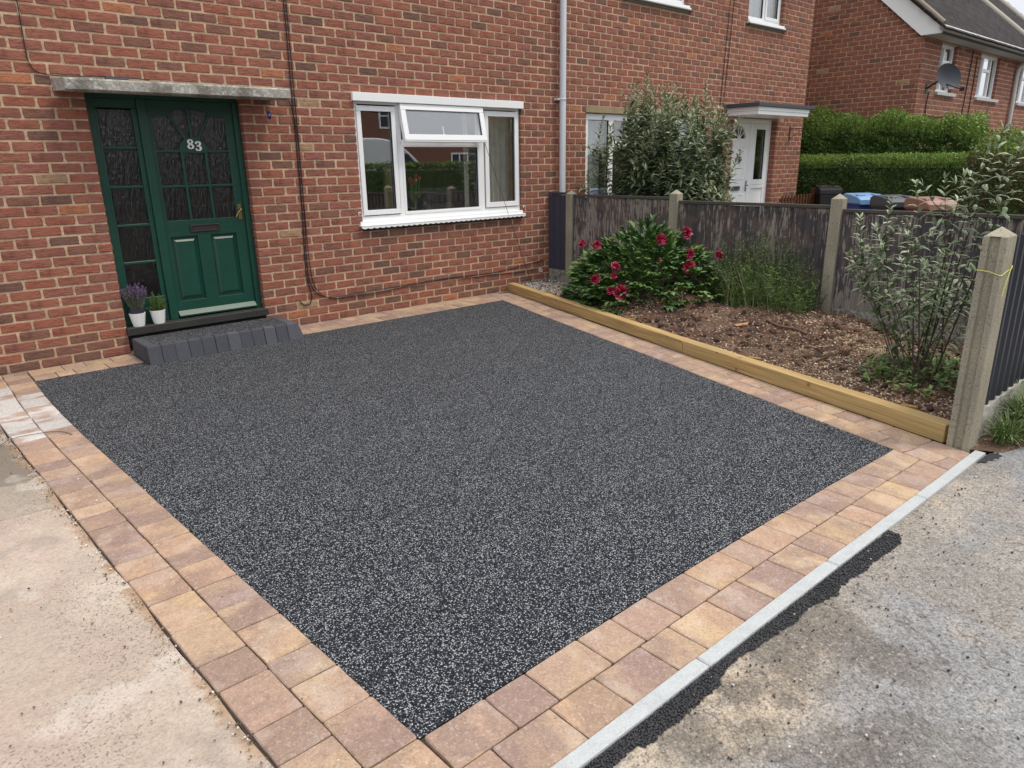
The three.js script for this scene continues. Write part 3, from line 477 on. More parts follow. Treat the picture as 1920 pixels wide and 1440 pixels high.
for (let i = 0; i <= 12; i++) { const z = lerp(0, 5.69, i / 12); bed.push([leftIn(z) - 0.335, z]); } bed.push([2.74, 5.735]); for (let i = 12; i >= 0; i--) { const z = lerp(0, 5.7, i / 12); bed.push([timberIn(z) + 0.02, z]); }
const paving = structure('block_paving', sheet(bed, -0.012), std(0.1, 0.075, 0.055, 0.95, { map: mortarTex }));
const G = 0.0022;
function addBlock(q, mats = paveMats, along = 0) { mesh('paving_block', blockGeo(q, -0.06, 0.004 + rr(-0.0012, 0.0012), 0.0035, along), pick(mats), paving); }
const lens = () => pick([0.16, 0.16, 0.2, 0.235, 0.235, 0.125]);
// left border: two rows running down beside the old concrete
for (const row of [0, 1]) {
  let z = 0.012; const end = 5.69;
  while (z < end - 0.02) {
    let l = lens(); if (end - z - l < 0.1) l = end - z; const a = z + G, b = z + l - G, o0 = row * 0.166 + 0.002, o1 = o0 + 0.162;
    const wob = rr(-0.002, 0.002), hazy = (row === 1 ? z > 0.25 && z < 1.75 : z > 0.6 && z < 1.6) ;
    addBlock([[leftIn(a) - o0, a], [leftIn(b) - o0, b], [leftIn(b) - o1 + wob, b + wob], [leftIn(a) - o1 + wob, a + wob]], hazy ? hazeMats : paveMats, 0);
    z += l;
  }
}
// front border beside the edging
for (const row of [0, 1]) {
  const first = [0.224, 0.164, 0.241, 0.17, 0.197, 0.234, 0.237, 0.155, 0.186, 0.168, 0.18, 0.189, 0.158, 0.167, 0.174, 0.16]; let i = 0, x = leftIn(5.5) + 0.004; const end = rightIn(5.55);
  while (x < end - 0.03) {
    let l = row ? [0.235, 0.235, 0.2, 0.235, 0.16, 0.235, 0.2, 0.235, 0.2, 0.16, 0.235, 0.16, 0.235, 0.16, 0.2, 0.235][i % 16] * 0.96 : first[i % 16]; if (row && i === 0) l = 0.115; i++;
    if (end - x - l < 0.09) l = end - x; const a = x + G, b = x + l - G, w = (t) => (kerbIn(t) - 0.004 - frontIn(t)) / 2, zr = (t, k) => frontIn(t) + 0.002 + k * w(t);
    const xe = (v, k) => (x + l >= end - 0.001 && v === b ? rightIn(zr(v, k)) - G : v);
    addBlock([[xe(a, row), zr(a, row) + G], [xe(b, row), zr(b, row) + G], [xe(b, row + 1), zr(b, row + 1) - G], [xe(a, row + 1), zr(a, row + 1) - G]], paveMats, Math.PI / 2); x += l;
  }
}
// right border beside the timber
for (const row of [0, 1]) {
  let z = 0.03 + row * 0.07; const end = 5.77;
  while (z < end - 0.02) {
    let l = lens(); if (end - z - l < 0.1) l = end - z; const a = z + G, b = z + l - G, X = (zz, k) => lerp(rightIn(zz) + 0.002, timberIn(zz) - 0.004, k), sk = 0.27, e = 0.07;
    const za = (k) => Math.max(0.012, Math.min(kerbIn(2.5) - 0.006, a + (k - 0.5) * e)), zb = (k) => Math.min(kerbIn(2.6) - 0.006, b + (k - 0.5) * e), k0 = row * 0.5 + 0.004, k1 = k0 + 0.491;
    addBlock([[X(za(k0), k0), za(k0)], [X(zb(k0), k0), zb(k0)], [X(zb(k1), k1), zb(k1)], [X(za(k1), k1), za(k1)]], paveMats, 0.28); z += l;
  }
}
// back border along the house wall, broken by the step
for (const [s, e] of [[-0.786, 0.0], [1.375, 3.99]]) for (const row of [0, 1]) {
  let x = s + 0.004; while (x < e - 0.02) {
    let l = lens(); if (e - x - l < 0.1) l = e - x; const a = x + G, b = x + l - G, Z = (t, k) => lerp(0.004, backIn(t) - 0.002, k), k0 = row * 0.5, last = x + l >= e - 0.001 && e > 2;
    const bx = (k) => (last ? rightIn(Z(b, k)) - G : b);
    addBlock([[a, Z(a, k0) + G], [bx(k0), Z(b, k0) + G], [bx(k0 + 0.5), Z(b, k0 + 0.5) - G], [a, Z(a, k0 + 0.5) - G]], paveMats, Math.PI / 2); x += l;
  }
}
// concrete edging
for (const [a, b, l] of [[-1.5, -0.65, 'pale concrete edging piece at the near left end of the kerb line'], [-0.65, 0.22, 'pale concrete edging piece nearest the bottom edge, beside fresh black tarmac'], [0.22, 1.09, 'pale concrete edging piece beside the widest fresh tarmac strip'], [1.09, 1.96, 'pale concrete edging piece at the far end of the fresh tarmac strip'], [1.96, 2.77, 'pale concrete edging piece ending at the concrete gate post']]) {
  const o = mesh('edging_kerb', blockGeo([[a + 0.002, kerbIn(a)], [b - 0.002, kerbIn(b)], [b - 0.002, kerbIn(b) + 0.052], [a + 0.002, kerbIn(a) + 0.052]], -0.1, 0.011, 0.005), kerbMat); tag(o, l, 'kerb', 'concrete edging pieces along the front of the drive');
}
// old concrete path on the left: one texture over the whole slab
const CX0 = -2.0, CX1 = -0.8, CZ0 = -0.1, CZ1 = 5.9, per = (w, h) => { const memo = new Map(); return (f) => { let r = memo.get(f); if (!r) memo.set(f, r = [Math.max(1, Math.round(w * f)), Math.max(1, Math.round(h * f))]); return r; }; }, PF = per(CX1 - CX0, CZ1 - CZ0);
const pathTex = tex(640, 2048, CX1 - CX0, CZ1 - CZ0, (u, v) => {
  const x = lerp(CX0, CX1, u), z = lerp(CZ0, CZ1, v), N = (f, o, sd) => fbm(u, v, PF(f)[0], PF(f)[1], o, sd), n = N(2, 5, 3), m = N(22, 3, 13), g = N(110, 2, 23);
  let c = mix3([0.4, 0.325, 0.262], [0.5, 0.42, 0.345], smooth(0.35, 0.65, n)); c = mix3(c, [0.41, 0.3, 0.25], smooth(0.46, 0.66, N(2.2, 4, 33)) * 0.5);
  const joint = z - (2.93 + 0.06 * (x + 1.3) + 0.03 * (m - 0.5));
  if (joint < 0) c = mix3(c, [0.3, 0.255, 0.198], 0.4 + 0.35 * smooth(0.4, 0.6, m)); if (Math.abs(joint) < 0.005) c = mix3(c, [0.2, 0.16, 0.12], 0.5);
  const wet = smooth(0.0, 0.02, 0.5 - Math.hypot((x + 1.3) / 0.5, (z - 1.4) / 1.1) * 0.5 + 0.22 * (N(4, 4, 53) - 0.5)); c = mix3(c, [0.17, 0.14, 0.108], wet * 0.85);
  const edge = leftIn(z) - 0.335 - x; if (edge < 0.06) c = mix3(c, [0.36, 0.23, 0.14], smooth(0.06, 0.0, edge + 0.05 * (m - 0.5)) * smooth(0.4, 0.52, N(12, 3, 87)) * 0.9);
  const k = 0.97 + 0.28 * (g - 0.5) + 0.16 * (m - 0.5); c = [c[0] * k, c[1] * k, c[2] * k];
  const stain = smooth(0.58, 0.74, N(5, 5, 29)); c = mix3(c, [0.24, 0.2, 0.17], stain * 0.4); c = mix3(c, [0.58, 0.53, 0.47], smooth(0.55, 0.75, N(6, 4, 39)) * 0.4);
  const dots = smooth(0.68, 0.74, N(190, 2, 66)) * (0.25 + 0.75 * smooth(0.42, 0.6, N(2, 3, 19))); return mix3(c, [0.12, 0.095, 0.08], dots * 0.75);
});
const roughBump = tex(512, 512, 0.5, 0.5, (u, v) => fbm(u, v, 60, 60, 4, 5), false);
{
  const poly = [[-7, 0.0]]; for (let i = 0; i <= 24; i++) { const z = lerp(0, 5.665, i / 24); poly.push([leftIn(z) - 0.336 - 0.006 * Math.sin(z * 9) - 0.004 * Math.sin(z * 31), z]); } poly.push([-7, 5.665]);
  const g = sheet(poly, -0.006), uv = g.attributes.uv; for (let i = 0; i < uv.count; i++) uv.setXY(i, uv.getX(i) - CX0, uv.getY(i) - CZ0);
  const m = std(1, 1, 1, 0.92, { map: pathTex, bumpMap: roughBump.clone(), bumpScale: 0.006 }); structure('concrete_path', g, m);
}
// worn asphalt of the pavement in front
const AX0 = -0.8, AX1 = 3.4, AZ0 = 5.62, AZ1 = 6.82, AF = per(AX1 - AX0, AZ1 - AZ0);
const asphaltTex = tex(2048, 640, AX1 - AX0, AZ1 - AZ0, (u, v) => {
  const x = lerp(AX0, AX1, u), z = lerp(AZ0, AZ1, v), N = (f, o, sd) => fbm(u, v, AF(f)[0], AF(f)[1], o, sd), n = N(2, 5, 3), m = N(13, 3, 13), gr = N(60, 2, 25);
  let c = [0.245, 0.242, 0.24]; const d = z - kerbIn(x) - 0.05;                                    // worn grey stone, sandy near the new edging
  const sand = clamp(smooth(0.42, 0.0, d - 0.5 * (n - 0.5) - 0.14 * (0.9 - x)) * (0.55 + 0.7 * (m - 0.3)) + 0.3 * smooth(0.52, 0.66, N(3, 4, 81)));
  c = mix3(c, [0.42, 0.34, 0.25], sand * 0.95); const dk = smooth(0.48, 0.66, N(4, 5, 43)); c = mix3(c, [0.13, 0.11, 0.09], dk * 0.75 * smooth(0.8, 0.1, d - (1.2 - x) * 0.3));
  const seam = z - (5.84 + (x - 1.52) * -0.1 + 0.44 * smooth(1.75, 1.45, x) + 0.02 * (m - 0.5)); if (x > 1.1 && seam < 0) c = mix3(c, [0.25, 0.22, 0.185], 0.6);
  const crk = smooth(0.012, 0.004, Math.abs(N(4, 4, 301) - 0.5)) * smooth(0.5, 0.62, N(3, 2, 311)); c = mix3(c, [0.1, 0.09, 0.085], crk * 0.6);
  const k = 0.94 + 0.75 * (N(230, 1, 23) - 0.5) + 0.35 * (gr - 0.5) + 0.2 * (m - 0.5); c = [c[0] * k, c[1] * k, c[2] * k];
  c = mix3(c, [0.08, 0.07, 0.065], smooth(0.66, 0.74, N(110, 2, 66)) * 0.6); return mix3(c, [0.5, 0.47, 0.43], smooth(0.7, 0.8, N(100, 2, 76)) * 0.35);
});
{
  const poly = [[-30, 5.7], [-1.5, kerbIn(-1.5) + 0.05]]; for (let i = 0; i <= 10; i++) { const x = lerp(-1.4, 2.76, i / 10); poly.push([x, kerbIn(x) + 0.051]); } poly.push([2.9, 5.82], [3.2, 5.9], [5, 5.94], [30, 5.94], [30, 8.05], [-30, 8.05]);
  const g = sheet(poly, -0.002), uv = g.attributes.uv; for (let i = 0; i < uv.count; i++) uv.setXY(i, uv.getX(i) - AX0, uv.getY(i) - AZ0);
  structure('pavement', g, std(1, 1, 1, 0.9, { map: asphaltTex, bumpMap: roughBump, bumpScale: 0.008 }));
  structure('kerb_line', boxe(-30, 30, -0.14, 0.001, 8.052, 8.18), kerbMat);
  structure('road', sheet([[-60, 8.18], [60, 8.18], [60, 14], [-60, 14]], -0.064), std(0.09, 0.09, 0.088, 0.9));
  structure('far_pavement', boxe(-60, 60, -0.1, 0.03, 14, 16), std(0.22, 0.21, 0.2, 0.9));
}
{
  const tw = mesh('dry_twig', tubeThrough([V(-1.2, 0.008, 1.85), V(-1.12, 0.012, 1.76), V(-0.98, 0.014, 1.77), V(-0.87, 0.012, 1.82), V(-0.83, 0.008, 1.92)], 0.0022, 24, 5), std(0.1, 0.07, 0.05, 0.9)); tag(tw, 'thin dry twig lying across the left paving border', 'twig');
}
// fresh black tarmac packed against the edging
{
  const top = [[-1.0, 0.07], [-0.6, 0.045], [-0.31, 0.06], [-0.2, 0.055], [-0.19, 0.078], [-0.1, 0.075], [-0.02, 0.082], [0.05, 0.075], [0.12, 0.07], [0.178, 0.075], [0.2, 0.05], [0.24, 0.04], [0.34, 0.036], [0.44, 0.05], [0.55, 0.058], [0.645, 0.07], [0.72, 0.055], [0.78, 0.06], [0.84, 0.078], [0.9, 0.094], [0.97, 0.075], [1.046, 0.078], [1.16, 0.088], [1.28, 0.084], [1.4, 0.096], [1.48, 0.094], [1.54, 0.06], [1.5, 0.03], [1.43, 0.006]];
  const bag = new Bag(), N = 700, col = () => { const k = rr(0.014, 0.03); return [k, k, k * 1.08]; };
  const wid0 = interp(top.slice(0, 26)), wid = (x) => 0.84 * wid0(x);
  const poly = [[-1.0, kerbIn(-1) + 0.053]]; for (let i = 0; i <= 24; i++) poly.push([lerp(-1, 1.43, i / 24), kerbIn(lerp(-1, 1.43, i / 24)) + 0.053]);
  for (let i = 180; i >= 0; i--) { const x = lerp(-1, 1.54, i / 180), taper = smooth(1.56, 1.47, x); poly.push([x + rr(-0.004, 0.004), kerbIn(x) + 0.052 + Math.max(0.004, (wid(Math.min(x, 1.48)) + rr(-0.009, 0.009)) * lerp(0.35, 1, taper))]); }
  const patch = thing('tarmac_strip', 'ragged strip of fresh black tarmac against the concrete edging', 'tarmac');
  mesh('tarmac_base', sheet(poly, 0.001), std(0.02, 0.02, 0.022, 0.75, { bumpMap: roughBump, bumpScale: 0.012 }), patch);
  const stone = new THREE.IcosahedronGeometry(1, 0), im = new THREE.InstancedMesh(stone, std(0.024, 0.024, 0.027, 0.6), 5200), M4 = new THREE.Matrix4(), Q = new THREE.Quaternion(), E = new THREE.Euler();
  for (let i = 0; i < 5200; i++) {
    let x, dz, r; if (i < 4950) { x = rr(-1, 1.53); dz = rr(0, wid(Math.min(x, 1.48)) * lerp(0.4, 1, smooth(1.56, 1.47, x))) + rr(-0.004, 0.005); dz = Math.max(0.004, dz); r = rr(0.002, 0.0048); } else { x = rr(-0.8, 2.3); dz = Math.pow(rng(), 2) * 0.5 + 0.05; r = rr(0.0015, 0.0045); }
    M4.compose(V(x, 0.002 + r * 0.4, kerbIn(x) + 0.053 + dz), Q.setFromEuler(E.set(rr(0, 6), rr(0, 6), rr(0, 6))), V(r * rr(0.8, 1.4), r * 0.8, r * rr(0.8, 1.4))); im.setMatrixAt(i, M4);
  }
  im.name = 'tarmac_crumbs'; im.userData.kind = 'stuff'; im.castShadow = im.receiveShadow = true; patch.add(im);
  const p2 = mesh('tarmac_patch', sheet([[2.6, 5.784], [2.765, 5.786], [2.78, 5.795], [2.8, 5.793], [2.815, 5.812], [2.84, 5.818], [2.81, 5.83], [2.805, 5.852], [2.78, 5.836], [2.755, 5.848], [2.74, 5.828], [2.7, 5.835], [2.69, 5.814], [2.64, 5.82], [2.63, 5.802]], 0.003), std(0.022, 0.022, 0.025, 0.75, { bumpMap: roughBump, bumpScale: 0.01 })); tag(p2, 'small black tarmac dab at the end of the edging by the concrete post', 'tarmac');
}
// ---- front step: charcoal blocks round a resin tread
{
  const st = thing('door_step', 'charcoal block front step with dark stone chip tread below green door', 'step');
  const x0 = 0.006, x1 = 1.365, z1 = 0.525, h = 0.15, add = (g) => mesh('step_block', g, pick(stepMats), st);
  const n = 12; for (let i = 0; i < n; i++) {                      // kerb blocks stood along the front, faces leaning back a little
    const a = lerp(x0, x1 - 0.03, i / n) + 0.0015, b = lerp(x0, x1 - 0.03, (i + 1) / n) - 0.0015, g = blockGeo([[a, z1 - 0.105], [b, z1 - 0.105], [b, z1], [a, z1]], 0.0, h + rr(-0.001, 0.001), 0.009, 1.57), p = g.attributes.position;
    for (let k = 0; k < p.count; k++) { const y = p.getY(k), t = y / h; p.setZ(k, p.getZ(k) - t * (p.getZ(k) > z1 - 0.05 ? 0.035 : 0)); if (i === n - 1 && p.getX(k) > b - 0.02) p.setX(k, p.getX(k) + (1 - t) * 0.04); }
    g.computeVertexNormals(); add(g);
  }
  for (const [a, b] of [[0.07, 0.242], [0.245, 0.418]]) { add(blockGeo([[x0, a], [x0 + 0.085, a], [x0 + 0.085, b], [x0, b]], 0, h, 0.008, 0)); const g = blockGeo([[x1 - 0.12, a], [x1 - 0.035, a], [x1 - 0.035, b], [x1 - 0.12, b]], 0, h, 0.008, 0), p = g.attributes.position; for (let k = 0; k < p.count; k++) if (p.getX(k) > x1 - 0.07) p.setX(k, p.getX(k) + (1 - p.getY(k) / h) * 0.045); g.computeVertexNormals(); add(g); }
  mesh('tread', uvm(boxe(x0 + 0.086, x1 - 0.121, 0.02, h - 0.005, 0.05, z1 - 0.108), 0.3, 0.7), resinMat, st);
  mesh('core', uvm(boxe(x0 + 0.01, x1 - 0.05, 0.0, h - 0.02, 0.004, 0.069)), stepMats[0], st);
}
// ---------------------------------------------------------------- planting bed, timber edge and fence
const timberOut = (z) => timberIn(z) + 0.108;
const FX = 5.15;
function soilY(x, z) {
  const g = (cx, cz, r, a, rz = r) => a * Math.exp(-(((x - cx) / r) ** 2 + ((z - cz) / rz) ** 2));
  let y = 0.055 + g(4.42, 2.5, 0.4, 0.25, 0.5) + g(4.75, 3.45, 0.5, 0.15, 0.5) + g(4.4, 4.25, 0.55, 0.075, 0.5) + g(5.1, 4.0, 0.35, 0.06) + g(3.55, 4.5, 0.3, 0.03);
  const u = x / 4, v = z / 8, n = fbm(u + 3, v + 3, 40, 80, 4, 91) - 0.5, n2 = fbm(u + 3, v + 3, 14, 28, 3, 19) - 0.5;
  const edge = smooth(0, 0.2, x - timberOut(z)), k = smooth(1.5, 2.1, z);
  return lerp(0.06, y, edge * 0.85 + 0.15) + (n * 0.055 + n2 * 0.06) * (0.25 + 0.75 * k) * (0.25 + 0.75 * edge);
}
const soilTex = tex(1024, 1024, 1.3, 1.3, (u, v) => {
  const g = fbm(u, v, 150, 150, 2, 3), m = fbm(u, v, 22, 22, 4, 13), b = fbm(u, v, 5, 5, 3, 23); let c = mix3([0.056, 0.029, 0.019], [0.125, 0.064, 0.04], smooth(0.35, 0.65, m));
  c = mix3(c, [0.2, 0.13, 0.085], smooth(0.5, 0.7, b) * 0.5); const k = 0.75 + 0.9 * (g - 0.5); c = [c[0] * k, c[1] * k, c[2] * k]; return mix3(c, [0.42, 0.32, 0.22], smooth(0.7, 0.77, fbm(u, v, 90, 90, 2, 55)) * 0.7);
});
const soilMat = std(1, 1, 1, 0.97, { map: soilTex, bumpMap: soilTex, bumpScale: 0.008 });
{
  const NX = 90, NZ = 260, p = [], idx = [];
  for (let j = 0; j <= NZ; j++) for (let i = 0; i <= NX; i++) { const z = lerp(0.01, 5.63, j / NZ), a = timberOut(z) - 0.012, x = lerp(a, FX + 0.06, i / NX); p.push(x, soilY(x, z), z); }
  for (let j = 0; j < NZ; j++) for (let i = 0; i < NX; i++) { const a = j * (NX + 1) + i, b = a + 1, c = a + NX + 1, d = c + 1; idx.push(a, c, b, b, c, d); }
  const g = new THREE.BufferGeometry(); g.setAttribute('position', new THREE.Float32BufferAttribute(p, 3)); g.setIndex(idx); g.computeVertexNormals();
  const uv = new Float32Array(p.length / 3 * 2); for (let i = 0; i < p.length / 3; i++) { uv[i * 2] = p[i * 3]; uv[i * 2 + 1] = p[i * 3 + 2]; } g.setAttribute('uv', new THREE.BufferAttribute(uv, 2));
  structure('soil_bed', g, soilMat);
}
function scatter(name, label, geo, mat, n, place, cols) {
  const im = new THREE.InstancedMesh(geo, mat, n), M4 = new THREE.Matrix4(), Q = new THREE.Quaternion(), E = new THREE.Euler(), c = new THREE.Color();
  for (let i = 0; i < n; i++) { const o = place(i); M4.compose(o.p, Q.setFromEuler(E.set(...(o.r ?? [rr(0, 6), rr(0, 6), rr(0, 6)]))), o.s); im.setMatrixAt(i, M4); if (cols) { const k = pick(cols), f = rr(0.75, 1.25); im.setColorAt(i, c.setRGB(k[0] * f, k[1] * f, k[2] * f)); } }
  im.name = numbered(name); scene.add(im); tag(im, label, 'ground cover', undefined, 'stuff'); return im;
}
const ico = new THREE.IcosahedronGeometry(1, 1);
{ const p = ico.attributes.position; for (let i = 0; i < p.count; i++) { const k = 0.62 + 0.62 * hash2(Math.round(p.getX(i) * 50), Math.round(p.getY(i) * 50) * 7 + Math.round(p.getZ(i) * 50), 5); p.setXYZ(i, p.getX(i) * k, p.getY(i) * k, p.getZ(i) * k); } ico.computeVertexNormals(); }
const whiteMat = std(1, 1, 1, 0.95);
const inBed = () => { const z = rr(0.1, 5.55), x = rr(timberOut(z) + 0.01, FX - 0.06); return [x, z]; };
scatter('soil_crumbs', 'dark brown crumbs and clods of dug soil in the planting bed', ico, whiteMat, 3600, () => { let [x, z] = inBed(); while (z < 1.4 && rng() < 0.7) [x, z] = inBed(); const r = Math.pow(rng(), 7) * 0.026 + 0.004; return { p: V(x, soilY(x, z) + r * 0.1, z), s: V(r * rr(0.8, 1.5), r * rr(0.5, 0.9), r * rr(0.8, 1.4)) }; }, [[0.08, 0.042, 0.026], [0.105, 0.056, 0.035], [0.06, 0.032, 0.021], [0.13, 0.07, 0.044]]);
scatter('wood_chips', 'pale scattered bark and wood chips lying on the soil', new THREE.BoxGeometry(1, 1, 1), whiteMat, 7600, () => {
  let [x, z] = inBed(), d; for (let k = 0; k < 12; k++) { d = 0.04 + 0.75 * smooth(0.5, 0.64, fbm(x / 4, z / 8, 12, 24, 3, 77)) + 2.2 * Math.exp(-(((x - 3.55) / 0.45) ** 2 + ((z - 4.75) / 0.5) ** 2)) + 0.5 * Math.exp(-(((x - 4.5) / 0.4) ** 2 + ((z - 3.9) / 0.4) ** 2)); if (z < 1.3) d *= 0.3; if (rng() < d) break; [x, z] = inBed(); }
  return { p: V(x, soilY(x, z) + 0.004, z), r: [rr(-0.4, 0.4), rr(0, 6.3), rr(-0.4, 0.4)], s: V(rr(0.006, 0.022), rr(0.002, 0.006), rr(0.004, 0.011)) };
}, [[0.5, 0.37, 0.24], [0.36, 0.24, 0.15], [0.6, 0.5, 0.38], [0.24, 0.14, 0.09], [0.44, 0.29, 0.17]]);
scatter('gravel', 'grey gravel between the timber edge and the house wall', ico, whiteMat, 1500, () => { const z = rr(0.02, 1.0), x = rr(timberOut(z) + 0.01, 5.1), r = rr(0.005, 0.014); return { p: V(x, soilY(x, z) + r * 0.3, z), s: V(r, r * 0.7, r) }; }, [[0.3, 0.28, 0.26], [0.2, 0.18, 0.17], [0.42, 0.39, 0.35]]);
scatter('plaster_crumbs', 'small pile of white crumbs on the soil by the timber', ico, whiteMat, 70, () => { const x = 3.02 + rr(-0.07, 0.07), z = 5.06 + rr(-0.05, 0.05), r = rr(0.004, 0.014); return { p: V(x, soilY(x, z) + r * 0.5, z), s: V(r * 1.4, r * 0.7, r) }; }, [[0.8, 0.79, 0.76], [0.65, 0.64, 0.6]]);
scatter('loose_grit', 'loose grit and stone crumbs over paving and old concrete', ico, whiteMat, 900, (i) => {
  let x, z; if (i < 380) { z = rr(1.5, 5.6); x = leftIn(z) - 0.336 - Math.abs(rr(-0.02, 0.05)); } else if (i < 620) { x = rr(-1.7, -0.7); z = rr(2, 5.6); } else { x = rr(-0.6, 2.9); z = rr(5.75, 6.6); }
  const r = rr(0.0012, 0.0042); return { p: V(x, 0.001 + r * 0.4, z), s: V(r * 1.3, r * 0.8, r) };
}, [[0.1, 0.085, 0.07], [0.4, 0.3, 0.2], [0.18, 0.14, 0.11], [0.6, 0.55, 0.48]]);
// roots and a slip of bark on the soil
{
  const rm = std(0.13, 0.075, 0.045, 0.9), root = (label, pts, r) => { const m = mesh('dead_root', tubeThrough(pts.map(([x, y, z]) => V(x, soilY(x, z) + y, z)), r, 26, 6), rm); tag(m, label, 'root', 'dead roots on the soil'); };
  root('long dead root reaching from the mound towards the timber edge', [[3.1, 0.004, 4.52], [3.3, 0.02, 4.5], [3.45, 0.018, 4.46], [3.62, 0.03, 4.45], [3.78, 0.02, 4.42]], 0.009);
  root('thin forked root beside the pale bark chips', [[3.42, 0.015, 4.3], [3.62, 0.035, 4.32], [3.78, 0.03, 4.42], [4.1, 0.02, 4.5]], 0.006);
  root('dark crooked root lying on the upper mound', [[4.36, 0.015, 3.58], [4.3, 0.025, 3.74], [4.33, 0.02, 3.88], [4.28, 0.005, 4.0]], 0.012);
  const b = mesh('bark_strip', rbox(0.17, 0.014, 0.04, 0, 0, 0, 0.006), std(0.42, 0.23, 0.12, 0.9)); b.position.set(4.2, soilY(4.2, 3.45) + 0.012, 3.45); b.rotation.set(0.1, -0.45, 0.12); tag(b, 'orange brown strip of bark lying on the soil mound', 'bark');
}
// treated timber edging
const timberTex = tex(1024, 512, 2.0, 0.5, (u, v) => {
  const w = 0.02 * (fbm(u, v, 5, 4, 3, 4) - 0.5), gr = fbm(u, v + w, 6, 60, 3, 5), l = fbm(u, v + w, 10, 160, 2, 15); let k = 0.78 + 0.75 * (gr - 0.5) + 0.5 * (l - 0.5), c = [0.49 * k, 0.335 * k, 0.145 * k];
  for (const [kx, ky, r] of [[0.12, 0.3, 0.03], [0.38, 0.72, 0.022], [0.61, 0.2, 0.034], [0.85, 0.55, 0.026], [0.27, 0.9, 0.02], [0.72, 0.85, 0.02]]) { const d = Math.hypot((u - kx) * 2, (v - ky) * 0.5) / r; c = mix3([0.2, 0.11, 0.045], c, smooth(0.35, 1.0, d)); if (d < 2.2) c = mix3(c, [0.3, 0.19, 0.08], 0.4 * (1 - smooth(0.9, 2.2, d)) * (0.5 + 0.5 * Math.sin(d * 14))); }
  return mix3(c, [0.34, 0.27, 0.12], smooth(0.5, 0.7, fbm(u, v, 7, 5, 3, 45)) * 0.4);
});
const timberMat = std(1.08, 1.05, 1, 0.8, { map: timberTex, bumpMap: timberTex, bumpScale: 0.003 });
const joints = [[0.06, 0.93], [0.936, 3.385], [3.391, 5.58]], tl = ['short length of pale treated timber edging against the house wall', 'middle length of pale treated timber edging in front of the peony', 'front length of pale treated timber edging ending at the gate post'];
joints.forEach(([a, b], i) => {
  const A = V(timberIn(a) + 0.052, 0, a), B = V(timberIn(b) + 0.052, 0, b), L = A.distanceTo(B), g = rbox(L, 0.108, 0.1, 0, 0.056, 0, 0.006, 2); uvm(g, i * 0.63, i * 0.17);
  const m = mesh('timber_sleeper', g, timberMat); m.position.copy(A).lerp(B, 0.5); m.rotation.y = -Math.atan2(B.z - A.z, B.x - A.x); tag(m, tl[i], 'timber', 'timber edging lengths beside the paving');
});
{
  const sm = std(0.72, 0.6, 0.38, 0.85, { map: timberTex });
  [[3.735, 2.52, 'pale wooden stake top behind the middle of the timber edging'], [3.33, 4.08, 'pale wooden stake top behind the front timber length, below the roots'], [4.19, 0.99, 'pale wooden stake top nearest the house wall'], [2.985, 5.3, 'pale wooden stake top nearest the gate post']].forEach(([x, z, l]) => { const m = mesh('wooden_stake', uvm(rbox(0.032, 0.32, 0.09, 0, -0.045, 0, 0.003)), sm); m.position.set(timberOut(z) + 0.024, 0, z); m.rotation.y = 0.28; m.rotation.z = 0.05; tag(m, l, 'stake', 'stakes holding the timber edging'); });
}
// ---- boundary fence: concrete posts, gravel boards and weathered boards
const fenceTex = tex(2048, 512, 5.6, 1.25, (u, v) => {
  const z = u * 5.6, y = v * 1.25, gr = fbm(u, v, 620, 7, 2, 5), gr2 = fbm(u, v, 240, 3, 3, 15), m = fbm(u, v, 34, 8, 4, 25);
  const fl = 0.36 * fbm(u, v, 330, 7, 3, 35) + 0.44 * fbm(u, v, 700, 16, 2, 135) + 0.2 * fbm(u, v, 120, 30, 3, 235), brd = vnoise(u * 47 + 0.5, 0.5, 47, 1, 75), am = fbm(u, v, 18, 3, 2, 65);
  let paint = mix3([0.105, 0.078, 0.07], [0.062, 0.054, 0.057], smooth(0.4, 0.6, m)); if (z > 3.75) paint = mix3(paint, [0.055, 0.052, 0.062], 0.5);
  const wood = mix3([0.34, 0.305, 0.265], [0.2, 0.17, 0.145], gr2), bare = smooth(0.02, 0.1, fl - 0.495 + 0.24 * (am - 0.42) + 0.1 * (brd - 0.5) + 0.12 * smooth(0.5, 0.2, y));
  const c = mix3(paint, wood, bare * 0.85), k = 0.8 + 0.5 * (gr - 0.5) + 0.3 * (gr2 - 0.5); return [c[0] * k * 1.15, c[1] * k * 1.12, c[2] * k * 1.1];
});
const boardMat = std(1, 1, 1, 0.88, { map: fenceTex, bumpMap: fenceTex, bumpScale: 0.006 });
const navyMat = std(0.035, 0.035, 0.055, 0.75, { bumpMap: streak, bumpScale: 0.003 });
const gravelTex = tex(512, 256, 1.8, 0.2, (u, v) => { const g = fbm(u, v, 90, 12, 3, 2), s = smooth(0.06, 0.13, Math.abs(fbm(u, v, 26, 4, 3, 12) - 0.5) * 2); const k = (0.26 + 0.3 * (g - 0.5)) * (0.55 + 0.45 * s); return [k, k * 0.93, k * 0.78]; });
